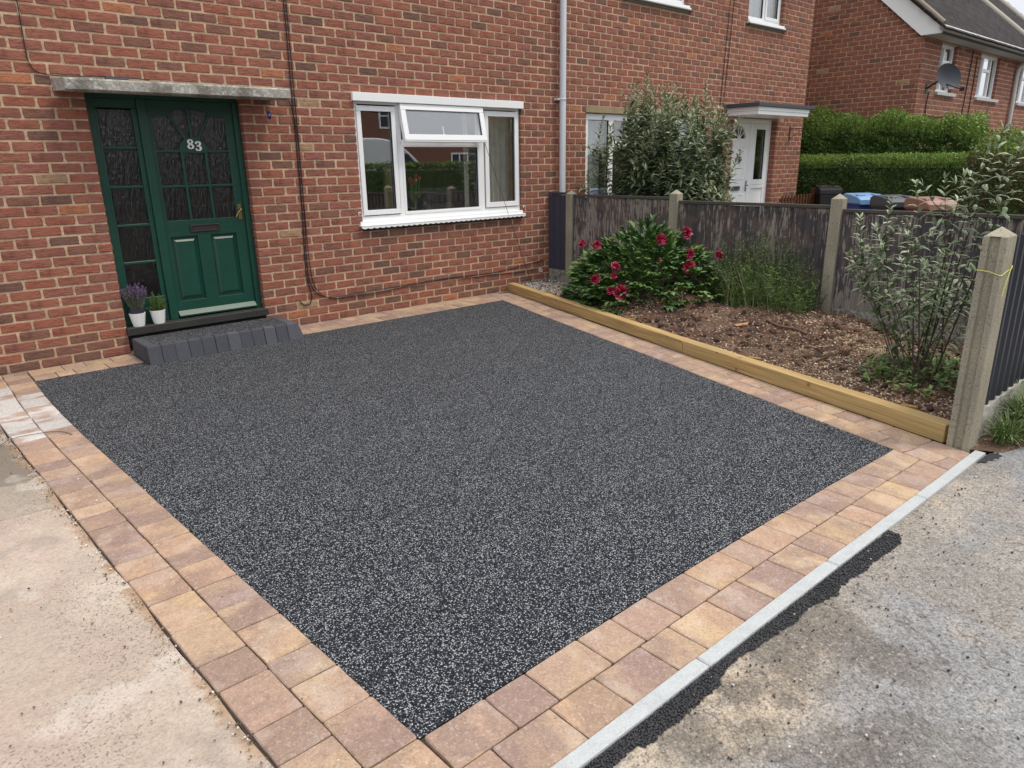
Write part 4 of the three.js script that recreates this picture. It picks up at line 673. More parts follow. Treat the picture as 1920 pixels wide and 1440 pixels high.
{
  const f = thing('boundary_fence', 'weathered dark board fence with concrete posts between the two front gardens', 'fence');
  const postG = (z, w, h) => { const g = rbox(w, h, w, FX, h / 2 - 0.05, z + w / 2, 0.006), cap = new THREE.ConeGeometry(w * 0.66, 0.045, 4, 1).rotateY(Math.PI / 4).translate(FX, h - 0.05 + 0.02, z + w / 2); return uvm(merge([g, cap]), z, 0.3); };
  for (const [z, h] of [[0.34, 1.225], [1.915, 1.255], [3.7, 1.245], [5.52, 1.2]]) mesh('post', postG(z, 0.105, h), postMat, f);
  const bays = [[0.012, 0.34, 1.185], [0.447, 1.913, 1.165], [2.022, 3.698, 1.13], [3.807, 5.518, 1.1]];
  bays.forEach(([a, b, top], i) => {
    const gb = uvm(rboxe(FX - 0.025, FX + 0.025, -0.02, 0.19 + (i === 0 ? 0.02 : 0), a + 0.002, b - 0.002, 0.006)); mesh('gravel_board', gb, std(1, 1, 1, 0.95, { map: gravelTex, bumpMap: gravelTex, bumpScale: 0.012 }), f);
    const n = Math.round((b - a) / 0.118), w = (b - a) / n, y0 = 0.195 + (i === 0 ? 0.02 : 0);
    for (let k = 0; k < n; k++) {                                // feather edge boards, each lapping the next
      const z0 = a + k * w, s = new THREE.Shape([new THREE.Vector2(FX - 0.024, z0 + 0.001), new THREE.Vector2(FX - 0.026 + rr(-0.003, 0.003), z0 + 0.004), new THREE.Vector2(FX + 0.0, z0 + w + 0.008), new THREE.Vector2(FX + 0.006, z0 + w + 0.008), new THREE.Vector2(FX + 0.004, z0 + 0.001)]);
      const g = new THREE.ExtrudeGeometry(s, { depth: top - y0 - 0.028 + rr(-0.004, 0), bevelEnabled: false }).rotateX(Math.PI / 2).scale(1, -1, 1).translate(0, y0, 0), p = g.attributes.position; const o = flat(g), a3 = o.attributes.position.array;
      for (let q = 0; q < a3.length; q += 9) for (let t = 0; t < 3; t++) { const v = a3[q + 3 + t]; a3[q + 3 + t] = a3[q + 6 + t]; a3[q + 6 + t] = v; }
      o.computeVertexNormals(); mesh('board', uvm(o), i === 0 ? navyMat : boardMat, f);
    }
    mesh('cap_rail', uvm(rboxe(FX - 0.028, FX + 0.02, top - 0.026, top + 0.004, a + 0.001, b - 0.001, 0.004), 0, 0.4), i === 0 ? navyMat : std(0.085, 0.075, 0.07, 0.9, { map: concreteTex }), f);
    mesh('back_rail', merge([0.4, 0.95].map((y) => boxe(FX + 0.01, FX + 0.05, y, y + 0.06, a + 0.002, b - 0.002))), std(0.12, 0.09, 0.07, 0.9), f);
  });
}
// ---- concrete gate post with slots, front corrugated fence
{
  const s = new THREE.Shape(), w = 0.155, d = 0.1, sl = 0.022, sw = 0.028;      // plan of the post, x by z, slots in both narrow faces
  for (const [x, z] of [[0, 0], [0, d / 2 - sw], [sl, d / 2 - sw + 0.006], [sl, d / 2 + sw - 0.006], [0, d / 2 + sw], [0, d], [w, d], [w, d / 2 + sw], [w - sl, d / 2 + sw - 0.006], [w - sl, d / 2 - sw + 0.006], [w, d / 2 - sw], [w, 0]]) s.lineTo(x, z);
  const post = thing('gate_post', 'tall slotted concrete post at the end of the timber edging', 'post', 2.747, 0, 5.595);
  const g = new THREE.ExtrudeGeometry(s, { depth: 1.2, bevelEnabled: true, bevelSize: 0.004, bevelThickness: 0.004, bevelSegments: 1 }).rotateX(Math.PI / 2).translate(0, 1.15, 0);
  mesh('shaft', uvm(g), postMat, post);
  const cap = new THREE.ConeGeometry(0.5, 1, 4, 1).rotateY(Math.PI / 4).scale(0.158 / 0.7071, 0.045, 0.104 / 0.7071).translate(w / 2, 1.15 + 0.026, d / 2); mesh('cap', uvm(cap), postMat, post);
  const yl = std(0.62, 0.66, 0.12, 0.6); const str = thing('garden_string', 'thin yellow green string tied round the concrete gate post', 'string', 2.747, 0.98, 5.595);
  mesh('loop', new THREE.TubeGeometry(new THREE.CatmullRomCurve3([V(-0.006, 0, -0.006), V(-0.007, -0.002, 0.05), V(-0.006, -0.02, 0.106), V(0.08, -0.005, 0.107), V(0.161, 0.004, 0.106), V(0.162, 0, 0.05), V(0.161, 0.002, -0.006), V(0.08, 0.004, -0.007)], true, 'catmullrom', 0.1), 60, 0.0022, 5), yl, str);
  mesh('loose_end', tubeThrough([V(0.16, 0.002, 0.108), V(0.13, 0.02, 0.114), V(0.09, -0.02, 0.116), V(0.06, -0.08, 0.115), V(0.045, -0.13, 0.113)], 0.0022, 24, 5), yl, str);
  const cf = thing('corrugated_fence', 'dark ribbed sheet fence beside the concrete gate post', 'fence', 2.9, 0, 5.645);
  const prof = []; const n = 66; for (let i = 0; i <= n; i++) { const x = 0.0 + i * 0.03, q = i % 4; prof.push([x, q === 0 || q === 1 ? 0 : 0.022]); }
  const sh = new THREE.Shape(); prof.forEach(([x, z], i) => (i ? sh.lineTo(x, z) : sh.moveTo(x, z))); for (let i = n; i >= 0; i--) sh.lineTo(prof[i][0], prof[i][1] - 0.003);
  mesh('ribbed_sheet', new THREE.ExtrudeGeometry(sh, { depth: 0.95, bevelEnabled: false }).rotateX(Math.PI / 2).translate(0, 1.13, 0), phys(0.022, 0.024, 0.034, 0.42), cf);
  mesh('gravel_board', uvm(rboxe(0.0, 1.98, -0.05, 0.18, -0.02, 0.03, 0.008)), slabMat, cf);
}
// soil verge in front of the ribbed fence
structure('verge', uvm(sheet([[2.78, 5.7], [2.92, 5.69], [6, 5.69], [6, 5.96], [3.15, 5.93], [2.86, 5.83]], 0.001)), soilMat);
// ---------------------------------------------------------------- plants in the bed
{
  const p = thing('peony_bush', 'leafy peony bush with crimson flowers in front of the board fence', 'bush', 4.57, 0, 2.0);
  const R = V(0.58, 0.68, 0.9), bag = new Bag(), stems = new Bag(), cols = [[0.1, 0.2, 0.04], [0.07, 0.15, 0.035], [0.14, 0.25, 0.05], [0.06, 0.125, 0.035]];
  for (let i = 0; i < 860; i++) {
    const d = randDir(); if (d.y < -0.15) d.y = -d.y; const k = i < 640 ? rr(0.86, 1.08) : rr(0.5, 0.85), bump = 1 + 0.22 * (vnoise(d.x * 3 + 9, d.z * 3 + 9, 50, 50, 7) - 0.5) + (d.y > 0.8 && d.z > 0 && d.z < 0.4 ? 0.08 : 0);
    const o = V(d.x * R.x, 0.06 + Math.max(0, d.y) * R.y, d.z * R.z).multiplyScalar(k * bump); if (o.x > 0.5) o.x = 0.5; o.y += 0.04;
    const out = V(d.x, d.y * 0.8 + 0.25, d.z).normalize(), col = pick(cols), n = 5 + Math.floor(rng() * 4);
    const side = V(0, 1, 0).cross(out).normalize();
    for (let q = 0; q < n; q++) { const a = (q / (n - 1) - 0.5) * 2.1, dir = out.clone().applyAxisAngle(V(0, 1, 0), a * 0.85).addScaledVector(side, a * 0.25); dir.y += rr(-0.15, 0.25); bag.leaf(o.clone().addScaledVector(out, -0.03 * Math.abs(a)), dir, rr(0.08, 0.13), rr(0.03, 0.048), rr(0.5, 1.6), vary(col, 0.18), 3, 0.3, rr(-0.5, 0.5)); }
    if (i % 3 === 0) stems.stem([V(o.x * 0.25, 0.02, o.z * 0.3), V(o.x * 0.7, o.y * 0.6, o.z * 0.72), o], 0.005, 0.0025, vary([0.09, 0.1, 0.04], 0.2));
  }
  mesh('foliage', bag.geo(), leafMat(0.42, 0.18), p); mesh('stems', stems.geo(), leafMat(0.7, 0), p);
  const F = [[4.07, 0.68, 1.62, 0.035], [4.06, 0.68, 1.82, 0.042], [4.14, 0.74, 1.95, 0.016], [4.36, 0.75, 2.36, 0.05], [4.77, 0.78, 2.34, 0.055], [4.49, 0.62, 2.6, 0.045], [4.4, 0.51, 2.66, 0.055], [4.83, 0.58, 2.7, 0.04], [4.0, 0.5, 2.11, 0.042], [3.98, 0.41, 2.11, 0.03], [3.94, 0.36, 1.91, 0.042], [4.0, 0.25, 2.19, 0.066], [3.97, 0.26, 2.08, 0.036], [4.8, 0.36, 2.72, 0.07], [4.22, 0.58, 2.46, 0.016]];
  const fm = leafMat(0.6, 0.2);
  for (const [x, y, z, r0] of F) { const r = r0 * 1.2;
    const fb = new Bag(), dir = V(x - 4.55 - 0.35, 0.45, z - 1.75 + 0.35).normalize(), sv = V(0, 1, 0).cross(dir).normalize(), uv = dir.clone().cross(sv), n = r < 0.02 ? 14 : 64;
    for (let i = 0; i < n; i++) {
      const a = i * 2.4, t = Math.sqrt((i + 0.5) / n), out = dir.clone().multiplyScalar(1.15 - t * 1.15).addScaledVector(sv, Math.cos(a) * t).addScaledVector(uv, Math.sin(a) * t).normalize();
      const pale = rng() < 0.16, c = pale ? [0.62, 0.14, 0.22] : pick([[0.42, 0.008, 0.06], [0.55, 0.02, 0.12], [0.33, 0.006, 0.035]]);
      fb.leaf(out.clone().multiplyScalar(r * 0.18), out, r * rr(0.72, 1.05), r * rr(0.5, 0.85), rr(-1.1, 0.2), vary(c, 0.15), 3, 0.35, rr(-0.8, 0.8));
    }
    const m = mesh('flower', fb.geo(), fm, p); m.position.set(x - 4.57, y + 0.03, z - 2.0).addScaledVector(dir, 0.05);
  }
}
{ // feathery weeds by the fence
  const w = thing('feathery_weed', 'feathery green weed clump growing against the fence boards', 'weed', 4.9, 0, 3.15), bag = new Bag();
  for (let i = 0; i < 760; i++) {
    const z0 = rr(-0.6, 0.62), x0 = rr(-0.3, 0.12), hmax = (0.74 - 0.5 * Math.pow(Math.abs(z0 + 0.02) / 0.68, 2.2)) * (x0 < -0.12 ? 0.62 : 1), hgt = hmax * rr(0.45, 1.05), y0 = soilY(4.9 + x0, 3.15 + z0), lean = V(rr(-0.14, 0.06), 0, rr(-0.16, 0.16));
    const front = x0 < -0.1 && z0 > -0.2, c = front && rng() < 0.65 ? pick([[0.15, 0.23, 0.04], [0.11, 0.18, 0.035]]) : pick([[0.05, 0.08, 0.022], [0.07, 0.105, 0.028], [0.09, 0.13, 0.035]]), pts = [];
    for (let k = 0; k <= 4; k++) { const t = k / 4; pts.push(V(x0 + lean.x * t * t, y0 + hgt * t, z0 + lean.z * t * t)); }
    bag.stem(pts, 0.0024, 0.0008, vary(c, 0.2), 3);
    const n = Math.round(hgt * 60); for (let k = 0; k < n; k++) { const t = rr(0.12, 1), o = V(x0 + lean.x * t * t, y0 + hgt * t, z0 + lean.z * t * t), d = randDir(); d.y = Math.abs(d.y) * 0.8; bag.chip(o, d.normalize(), randDir(), rr(0.02, 0.06) * (1.15 - t * 0.5), rr(0.004, 0.009), vary(c, 0.25)); }
  }
  for (let i = 0; i < 26; i++) { const z0 = rr(-0.5, 0.5), x0 = rr(-0.36, -0.1); bag.stem([V(x0, 0.12, z0), V(x0 + rr(-0.05, 0.05), 0.35, z0 + rr(-0.1, 0.1)), V(x0 + rr(-0.1, 0.1), rr(0.4, 0.6), z0 + rr(-0.25, 0.25))], 0.0016, 0.0008, [0.4, 0.36, 0.2], 3); }
  mesh('foliage', bag.geo(), leafMat(0.7, 0.2), w);
}
// shrubs with long paired leaves on upright stems
function stemShrub(o, stemsDef, len, wid, gap, cols, tipCols, stemCol, sideShoots, par) {
  const leaves = new Bag(), wood = new Bag();
  const shoot = (pts, r0, leafScale, from) => {
    wood.stem(pts, r0, 0.0016, vary(stemCol, 0.2), 4);
    const cv = new THREE.CatmullRomCurve3(pts), L = cv.getLength(), n = Math.max(3, Math.round(L / gap)); let az = rr(0, 3.14);
    for (let k = 0; k < n; k++) {
      const t = from + (1 - from) * (k + 0.5) / n, q = cv.getPoint(t), tg = cv.getTangent(t), s = tg.clone().cross(V(Math.cos(az), 0, Math.sin(az))).normalize(); az += 1.57 + rr(-0.4, 0.4); const small = t > 0.82 ? lerp(1, 0.42, (t - 0.82) / 0.18) : 1;
      for (const sg of [-1, 1]) { const d = s.clone().multiplyScalar(sg).addScaledVector(tg, t > 0.88 ? 1.3 : rr(0.35, 0.8)); leaves.leaf(q, d, len * rr(0.65, 1.15) * small * leafScale, wid * rr(0.8, 1.2) * small * leafScale, rr(0.5, 1.5), vary(t > 0.8 ? pick(tipCols) : pick(cols), 0.16), 3, 0.35, rr(-0.35, 0.35)); }
    }
    const e = pts[pts.length - 1], tg = cv.getTangent(1); for (let k = 0; k < 3; k++) leaves.leaf(e, tg.clone().add(randDir().multiplyScalar(0.5)), len * 0.55, wid * 0.6, rr(0.2, 1), vary(pick(tipCols), 0.12), 3, 0.3);
    return cv;
  };
  for (const [b, tip, bend, from] of stemsDef) {
    const m = b.clone().lerp(tip, 0.5).add(V(bend.x, 0, bend.z)), m2 = b.clone().lerp(tip, 0.8).add(V(bend.x * 0.75, 0.01, bend.z * 0.75)), cv = shoot([b, b.clone().lerp(m, 0.55), m, m2, tip], 0.006, 1, from);
    for (let k = 0; k < sideShoots; k++) { const t = rr(Math.max(0.25, from), 0.85), q = cv.getPoint(t), a = rr(0, 6.28), l = rr(0.12, 0.32) * (1.2 - t * 0.5), e = q.clone().add(V(Math.cos(a) * l * 0.7, l * rr(0.5, 0.95), Math.sin(a) * l * 0.7)); if (par && par(e)) continue; shoot([q, q.clone().lerp(e, 0.5).add(V(0, -0.015, 0)), e], 0.003, 0.85, 0.15); }
  }
  mesh('foliage', leaves.geo(), leafMat(0.6, 0.2), o); mesh('stems', wood.geo(), leafMat(0.8, 0), o);
}
{
  const o = thing('tall_shrub', 'tall bushy grey green shrub behind the fence, in front of the neighbour window', 'shrub', 5.85, 0, 1.1), defs = [];
  for (let i = 0; i < 125; i++) { const z = rr(-0.5, 0.74), x = rr(-0.42, 0.5), hy = (2.36 - 0.5 * Math.max(0, z - 0.1) ** 2 * 1.5 - 1.0 * Math.max(0, -z - 0.2) ** 1.3) * rr(0.66, 1.02); defs.push([V(x * 0.35 + rr(-0.08, 0.08), 0, z * 0.4 + rr(-0.1, 0.1)), V(x, hy, z), V(rr(-0.1, 0.1) + x * 0.25, 0, z * 0.28 + rr(-0.06, 0.06)), 0.28]); }
  for (let i = 0; i < 26; i++) { const z = rr(0.55, 0.98); defs.push([V(rr(-0.1, 0.2), 0, rr(0.1, 0.4)), V(rr(-0.4, 0.45), rr(1.15, 1.85) - (z - 0.55) * 0.6, z), V(rr(-0.05, 0.1), 0, rr(0.05, 0.2)), 0.3]); }
  defs.push([V(0, 0, -0.5), V(0.02, 1.95, -0.72), V(0, 0, -0.12), 0.4], [V(0, 0, -0.6), V(-0.1, 1.4, -0.98), V(0, 0, -0.1), 0.4], [V(0, 0, 0), V(0.0, 2.52, -0.15), V(0, 0, -0.05), 0.4], [V(0, 0, 0.3), V(0.1, 2.36, 0.62), V(0, 0, 0.1), 0.4]);
  stemShrub(o, defs, 0.14, 0.038, 0.055, [[0.1, 0.145, 0.062], [0.075, 0.115, 0.05], [0.15, 0.195, 0.095]], [[0.25, 0.3, 0.16], [0.2, 0.25, 0.125], [0.32, 0.35, 0.22]], [0.12, 0.1, 0.06], 5, (e) => e.x < -0.6 || e.z < -1.05);
}
{
  const o = thing('silver_shrub', 'loose silver leaved shrub with dark stems beside the concrete gate post', 'shrub', 3.6, 0, 5.15), B = () => V(rr(-0.14, 0.18), 0.05, rr(-0.12, 0.12)), defs = [];
  for (const [x, y, z] of [[3.8, 1.37, 4.86], [3.8, 1.4, 5.03], [3.7, 1.42, 5.17], [3.62, 1.57, 5.3], [3.62, 1.69, 5.36], [3.64, 1.71, 5.47], [3.6, 1.5, 5.42]]) defs.push([B(), V(x - 3.6, y, z - 5.15), V(rr(-0.04, 0.04), 0, rr(-0.02, 0.05)), 0.3]);
  for (const [x, y, z] of [[3.95, 1.24, 4.66], [3.95, 1.12, 4.46], [3.95, 1.05, 4.58], [3.9, 0.95, 4.5], [3.9, 0.8, 4.52], [4.05, 0.9, 4.62], [4.1, 1.0, 4.75], [3.9, 1.1, 4.82], [4.0, 0.7, 4.7], [3.85, 0.62, 4.68]]) defs.push([B(), V(x - 3.6, y, z - 5.15), V(rr(0, 0.1), 0, rr(-0.12, 0)), 0.35]);
  for (let i = 0; i < 5; i++) defs.push([B(), V(rr(0.1, 0.75), rr(0.45, 1.0), rr(-0.45, 0.32)), V(rr(-0.04, 0.08), 0, rr(-0.06, 0.04)), 0.3]);
  stemShrub(o, defs, 0.112, 0.029, 0.082, [[0.16, 0.225, 0.1], [0.12, 0.18, 0.075], [0.23, 0.28, 0.16]], [[0.34, 0.39, 0.25], [0.27, 0.33, 0.18]], [0.05, 0.035, 0.025], 2);
}
{ // low weeds at the foot of the silver shrub, with a yellow flower
  const o = thing('low_weed', 'low green weeds with a yellow flower at the foot of the silver shrub', 'weed', 3.5, 0, 5.15), bag = new Bag();
  for (let i = 0; i < 190; i++) { const a = rr(0, 6.28), r = Math.sqrt(rng()), x = Math.cos(a) * r * 0.5 + 0.3, z = Math.sin(a) * r * 0.36 - 0.05, y0 = soilY(3.5 + x, Math.min(5.6, 5.15 + z)), h = rr(0.04, 0.24) * (1.1 - r * 0.7), e = V(x + rr(-0.06, 0.06), y0 + h, z + rr(-0.06, 0.06)), c = pick([[0.12, 0.2, 0.04], [0.17, 0.26, 0.055], [0.09, 0.15, 0.035]]); bag.stem([V(x, y0, z), e], 0.002, 0.001, c, 3); for (let k = 0; k < 6; k++) { const d = randDir(); d.y = Math.abs(d.y) * 0.5 + 0.1; bag.leaf(e.clone().lerp(V(x, y0, z), rr(0, 0.5)), d, rr(0.03, 0.06), rr(0.016, 0.03), rr(0.2, 1), vary(c, 0.2), 2, 0.2); } }
  mesh('foliage', bag.geo(), leafMat(0.65, 0.25), o); const f = new Bag(); for (let k = 0; k < 14; k++) { const a = k * 2.4; f.leaf(V(0, 0, 0), V(Math.cos(a), 0.5 + (k % 3) * 0.4, Math.sin(a)), 0.022, 0.014, 0.3, [0.75, 0.42, 0.01], 2, 0.2); }
  const m = mesh('flower', f.geo(), leafMat(0.6, 0.2), o); m.position.set(-0.22, 0.42, 0.32); const st = new Bag(); st.stem([V(-0.2, 0.05, 0.3), V(-0.21, 0.25, 0.31), V(-0.22, 0.42, 0.32)], 0.002, 0.0015, [0.08, 0.12, 0.04], 3); mesh('flower_stem', st.geo(), leafMat(0.7, 0), o);
  const d = thing('dry_grass_clump', 'small clump of dry straw coloured grass on the soil', 'grass', 4.1, 0, 4.72), db = new Bag(); for (let i = 0; i < 90; i++) { const a = rr(0, 6.28), y = soilY(4.1, 4.72); db.leaf(V(rr(-0.04, 0.04), y, rr(-0.04, 0.04)), V(Math.cos(a), rr(0.6, 1.6), Math.sin(a)), rr(0.12, 0.24), 0.006, rr(1.6, 2.6), vary([0.42, 0.34, 0.2], 0.25), 4, 0.1); } mesh('blades', db.geo(), leafMat(0.8, 0.15), d);
}
function grassTuft(label, x, z, n, rx, rz, len, cols) {
  const o = thing('grass_tuft', label, 'grass', x, 0, z, 0, 'grass tufts on the verge'), b = new Bag();
  for (let i = 0; i < n; i++) { const a = rr(0, 6.28), r = Math.sqrt(rng()); b.leaf(V(Math.cos(a) * r * rx, 0, Math.sin(a) * r * rz), V(Math.cos(a) * rr(0.1, 0.8) + rr(-0.3, 0.3), 1.1, Math.sin(a) * rr(0.1, 0.8) + rr(-0.1, 0.4)), len * rr(0.5, 1.2), rr(0.004, 0.009), rr(0.5, 2.0), vary(pick(cols), 0.25), 4, 0.3); }
  mesh('blades', b.geo(), leafMat(0.6, 0.3), o);
}
const gc = [[0.1, 0.17, 0.03], [0.14, 0.22, 0.05], [0.07, 0.12, 0.025], [0.2, 0.24, 0.08]];
grassTuft('green grass tuft at the foot of the ribbed fence, beside the gate post', 3.12, 5.79, 330, 0.16, 0.06, 0.17, gc);
grassTuft('taller green grass tuft under the ribbed fence at the picture edge', 3.55, 5.81, 520, 0.26, 0.08, 0.27, gc);
grassTuft('green grass tuft on the verge beyond the picture edge', 4.2, 5.82, 420, 0.3, 0.07, 0.24, gc);

// ---------------------------------------------------------------- pots by the door
function fluted(r0, r1, h, n) { const g = new THREE.CylinderGeometry(1, 1, h, n * 6, 6, false), p = g.attributes.position; for (let i = 0; i < p.count; i++) { const x = p.getX(i), z = p.getZ(i), q = Math.hypot(x, z); if (q < 0.5) continue; const t = p.getY(i) / h + 0.5, a = Math.atan2(z, x), k = lerp(r0, r1, t) * (1 + 0.045 * Math.abs(Math.cos(a * n / 2)) * (t > 0.02 ? 1 : 0.4)); p.setX(i, x / q * k); p.setZ(i, z / q * k); } g.computeVertexNormals(); return g.translate(0, h / 2, 0); }
const potWhite = phys(0.82, 0.82, 0.8, 0.35);
{
  const o = thing('potted_lavender', 'purple flowering lavender in a white fluted pot by the green door', 'potted plant', 0.1, 0.236, -0.008), b = new Bag(), fl = new Bag();
  mesh('pot', fluted(0.045, 0.064, 0.115, 14), potWhite, o); mesh('inner_pot', new THREE.CylinderGeometry(0.062, 0.058, 0.03, 24).translate(0, 0.129, 0), std(0.035, 0.025, 0.05, 0.5), o);
  for (let i = 0; i < 150; i++) { const a = rr(0, 6.28), r = Math.sqrt(rng()), e = V(Math.cos(a) * r * 0.105, 0.27 + rr(0, 0.12) * (1.2 - r * 0.6), Math.sin(a) * r * 0.06 + 0.012), s = V(e.x * 0.35, 0.13, e.z * 0.35), c = pick([[0.13, 0.15, 0.1], [0.09, 0.115, 0.07], [0.16, 0.18, 0.12]]); b.stem([s, s.clone().lerp(e, 0.6).add(V(e.x * 0.1, 0, 0)), e], 0.0014, 0.0009, c, 3); for (let k = 0; k < 9; k++) { const q = s.clone().lerp(e, rr(0, 0.75)), d = randDir(); d.y = Math.abs(d.y); b.chip(q, d, randDir(), rr(0.015, 0.03), 0.003, vary(c, 0.2)); } if (rng() < 0.75) for (let k = 0; k < 9; k++) fl.chip(e.clone().add(V(rr(-0.004, 0.004), -k * 0.004, rr(-0.004, 0.004))), randDir(), randDir(), 0.011, 0.007, vary(pick([[0.2, 0.1, 0.28], [0.3, 0.16, 0.36], [0.14, 0.06, 0.2]]), 0.2)); }
  mesh('foliage', b.geo(), leafMat(0.8, 0.1), o); mesh('flowers', fl.geo(), leafMat(0.7, 0.2), o);
  const q = thing('potted_rosemary', 'green needle leaved herb in a white fluted pot by the green door', 'potted plant', 0.268, 0.236, -0.01), c = new Bag(); mesh('pot', fluted(0.045, 0.062, 0.118, 14), potWhite, q); mesh('soil', new THREE.CylinderGeometry(0.056, 0.056, 0.01, 20).translate(0, 0.116, 0), std(0.05, 0.035, 0.025, 0.95), q);
  for (let i = 0; i < 70; i++) { const a = rr(0, 6.28), r = Math.sqrt(rng()), s = V(Math.cos(a) * r * 0.03, 0.118, Math.sin(a) * r * 0.03), e = V(Math.cos(a) * r * 0.085, rr(0.16, 0.29) * (1.05 - r * 0.25), Math.sin(a) * r * 0.06 + 0.005), k0 = pick([[0.1, 0.17, 0.03], [0.07, 0.13, 0.025], [0.14, 0.21, 0.05]]); c.stem([s, e], 0.0016, 0.001, k0, 3); for (let k = 0; k < 16; k++) { const d = e.clone().sub(s).normalize().add(randDir().multiplyScalar(0.9)).normalize(); c.chip(s.clone().lerp(e, rr(0.1, 1)), d, randDir(), rr(0.016, 0.032), 0.0035, vary(k0, 0.2)); } }
  mesh('foliage', c.geo(), leafMat(0.6, 0.2), q);
  const ev = thing('hanging_charm', 'blue glass eye charm hanging from the right end of the canopy', 'charm', 1.43, 2.02, 0.16); mesh('string', merge([cylBetween(V(0, 0.03, 0), V(0, 0.13, 0), 0.0016, 0.0016, 5), new THREE.TorusGeometry(0.014, 0.003, 6, 14).translate(0, 0.03, 0)]), std(0.35, 0.3, 0.2, 0.6), ev);
  const disc = mesh('glass_disc', new THREE.SphereGeometry(0.03, 18, 12).scale(0.62, 1.25, 0.3), phys(0.004, 0.012, 0.13, 0.12), ev); disc.position.y = -0.02; const eye = mesh('eye_spot', new THREE.SphereGeometry(0.012, 12, 8).scale(0.7, 1, 0.4), phys(0.35, 0.45, 0.6, 0.2), ev); eye.position.set(-0.002, -0.02, 0.007);
}
// ---------------------------------------------------------------- second brick house on the right
{
  const X = 13.5, Z = 1.2, C2 = 0.086, SL = 0.89, rake = (z) => 3.66 + SL * (1.2 - z);
  const h2 = thing('brick_house', 'red brick house with white bargeboard and dark tiled roof beyond the hedges', 'house', 0, 0, 0);
  const gs = new THREE.Shape([[-6, -0.1], [1.195, -0.1], [1.195, 3.66], [-2.4, rake(-2.4)], [-6, rake(-2.4) - 3.6 * SL]].map((p) => new THREE.Vector2(...p)));
  const gable = mesh('gable_wall', uvm(new THREE.ExtrudeGeometry(gs, { depth: 0.24, bevelEnabled: false }).translate(0, 0, -0.2465)), mortarMat, h2); gable.rotation.y = -Math.PI / 2; gable.position.x = X;
  const gb = layBricks(-1.9, 1.2, 62, C2, (c) => (c % 2 ? 0.02 : 0.1325), []).filter((b) => b.v + 0.04 < rake(b.u + b.w / 2) + 0.15 && b.v > 1.2);
  for (const b of gb) if (b.u < -1.2) b.out = true; hangBricks(gable, gb, (b) => V(X, b.v, b.u), 150);
  const wins = [[14.4, 15.23], [16.68, 17.95], [19.62, 20.9]].map(([a, b]) => [a, b, 2.68, 3.6]);
  const front = mesh('front_wall', wallWithHoles(X + 0.01, 24, -0.1, 3.72, wins, 0.24), mortarMat, h2); front.position.z = Z;
  const fb = layBricks(X, 24, 43, C2, (c) => (c % 2 ? 0.06 : 0.1725) + X, wins).filter((b) => b.v > 1.2); for (const b of fb) if (b.u > 19.5) b.out = true; hangBricks(front, fb, (b) => V(b.u, b.v, Z), 150);
  for (const [a, b, lo, hi] of wins) {
    const zf = Z - 0.06, m = (a + b) / 2, big = b - a > 1, w = 0.055; const bars = big ? [lerp(a, b, 0.3), lerp(a, b, 0.7)] : [lerp(a, b, 0.42)];
    const win = mesh('window', merge([frameGeo(a + 0.003, b - 0.003, lo + 0.06, hi - 0.002, zf - 0.06, zf, w), ...bars.map((x) => rboxe(x - 0.03, x + 0.03, lo + 0.06 + w, hi - w, zf - 0.06, zf - 0.001)), rboxe(bars[0] + 0.03, bars[1] ? bars[1] - 0.03 : b - w, 3.27, 3.33, zf - 0.06, zf - 0.002)]), upvc, h2);
    mesh('pane', new THREE.PlaneGeometry(b - a - 0.1, hi - lo - 0.16).translate(m, (lo + hi) / 2 + 0.03, zf - 0.03), glass, win); mesh('sill', rboxe(a - 0.03, b + 0.16, lo, lo + 0.058, Z - 0.12, Z + 0.05), std(0.5, 0.5, 0.49, 0.7), win);
    mesh('blind', merge([boxe(a + 0.05, a + (b - a) * (big ? 0.62 : 0.55), lo + 0.1, hi - 0.05, zf - 0.14, zf - 0.13), boxe(a - 0.05, b + 0.05, lo, hi, Z - 0.62, Z - 0.6)]), std(0.62, 0.66, 0.7, 0.9), win);
  }
  // roof: sheet of lapped plain tiles
  const up = V(0, SL, -1).normalize(), tiles = [], base = V(0, 3.755, 1.52), slope = Math.atan2(SL, 1); const tg = new THREE.BoxGeometry(0.168, 0.03, 0.2);
  for (let r = 0; r < 38; r++) for (let k = 0; k < 64; k++) { const g = tg.clone().rotateX(slope + 0.05), q = base.clone().addScaledVector(up, r * 0.125 + rr(-0.003, 0.003)); g.translate(X - 0.1 + (k + (r % 2 ? 0.5 : 0)) * 0.171, q.y + rr(0, 0.006), q.z); const c = new Float32Array(g.attributes.position.count * 3), f = rr(0.7, 1.3); for (let i = 0; i < c.length; i += 3) { c[i] = 0.036 * f; c[i + 1] = 0.031 * f; c[i + 2] = 0.031 * f; } g.setAttribute('color', new THREE.BufferAttribute(c, 3)); tiles.push(g); }
  const rs = new THREE.Shape([[1.5, 3.72], [-2.4, 3.72 + 3.9 * SL], [-6.3, 3.72], [-6.3, 3.62], [-2.4, 3.62 + 3.9 * SL], [1.5, 3.62]].map((p) => new THREE.Vector2(...p)));
  const roof = mesh('roof', uvm(new THREE.ExtrudeGeometry(rs, { depth: 10.6, bevelEnabled: false }).rotateY(-Math.PI / 2).translate(24.05, 0, 0)), std(0.06, 0.055, 0.055, 0.9), h2); const tm = mesh('roof_tiles', merge(tiles), phys(1, 1, 1, 0.95, { vertexColors: true, specularIntensity: 0.4 }), roof); tm.userData.kind = 'stuff'; partLabel(tm, 'dark brown plain roof tiles');
  const barge = new THREE.Shape([[1.5, 3.635], [1.12, 3.635], [-2.4, 3.635 + 3.52 * SL], [-2.4, 3.92 + 3.52 * SL], [1.5, 3.7]].map((p) => new THREE.Vector2(...p))); barge.curves.length;
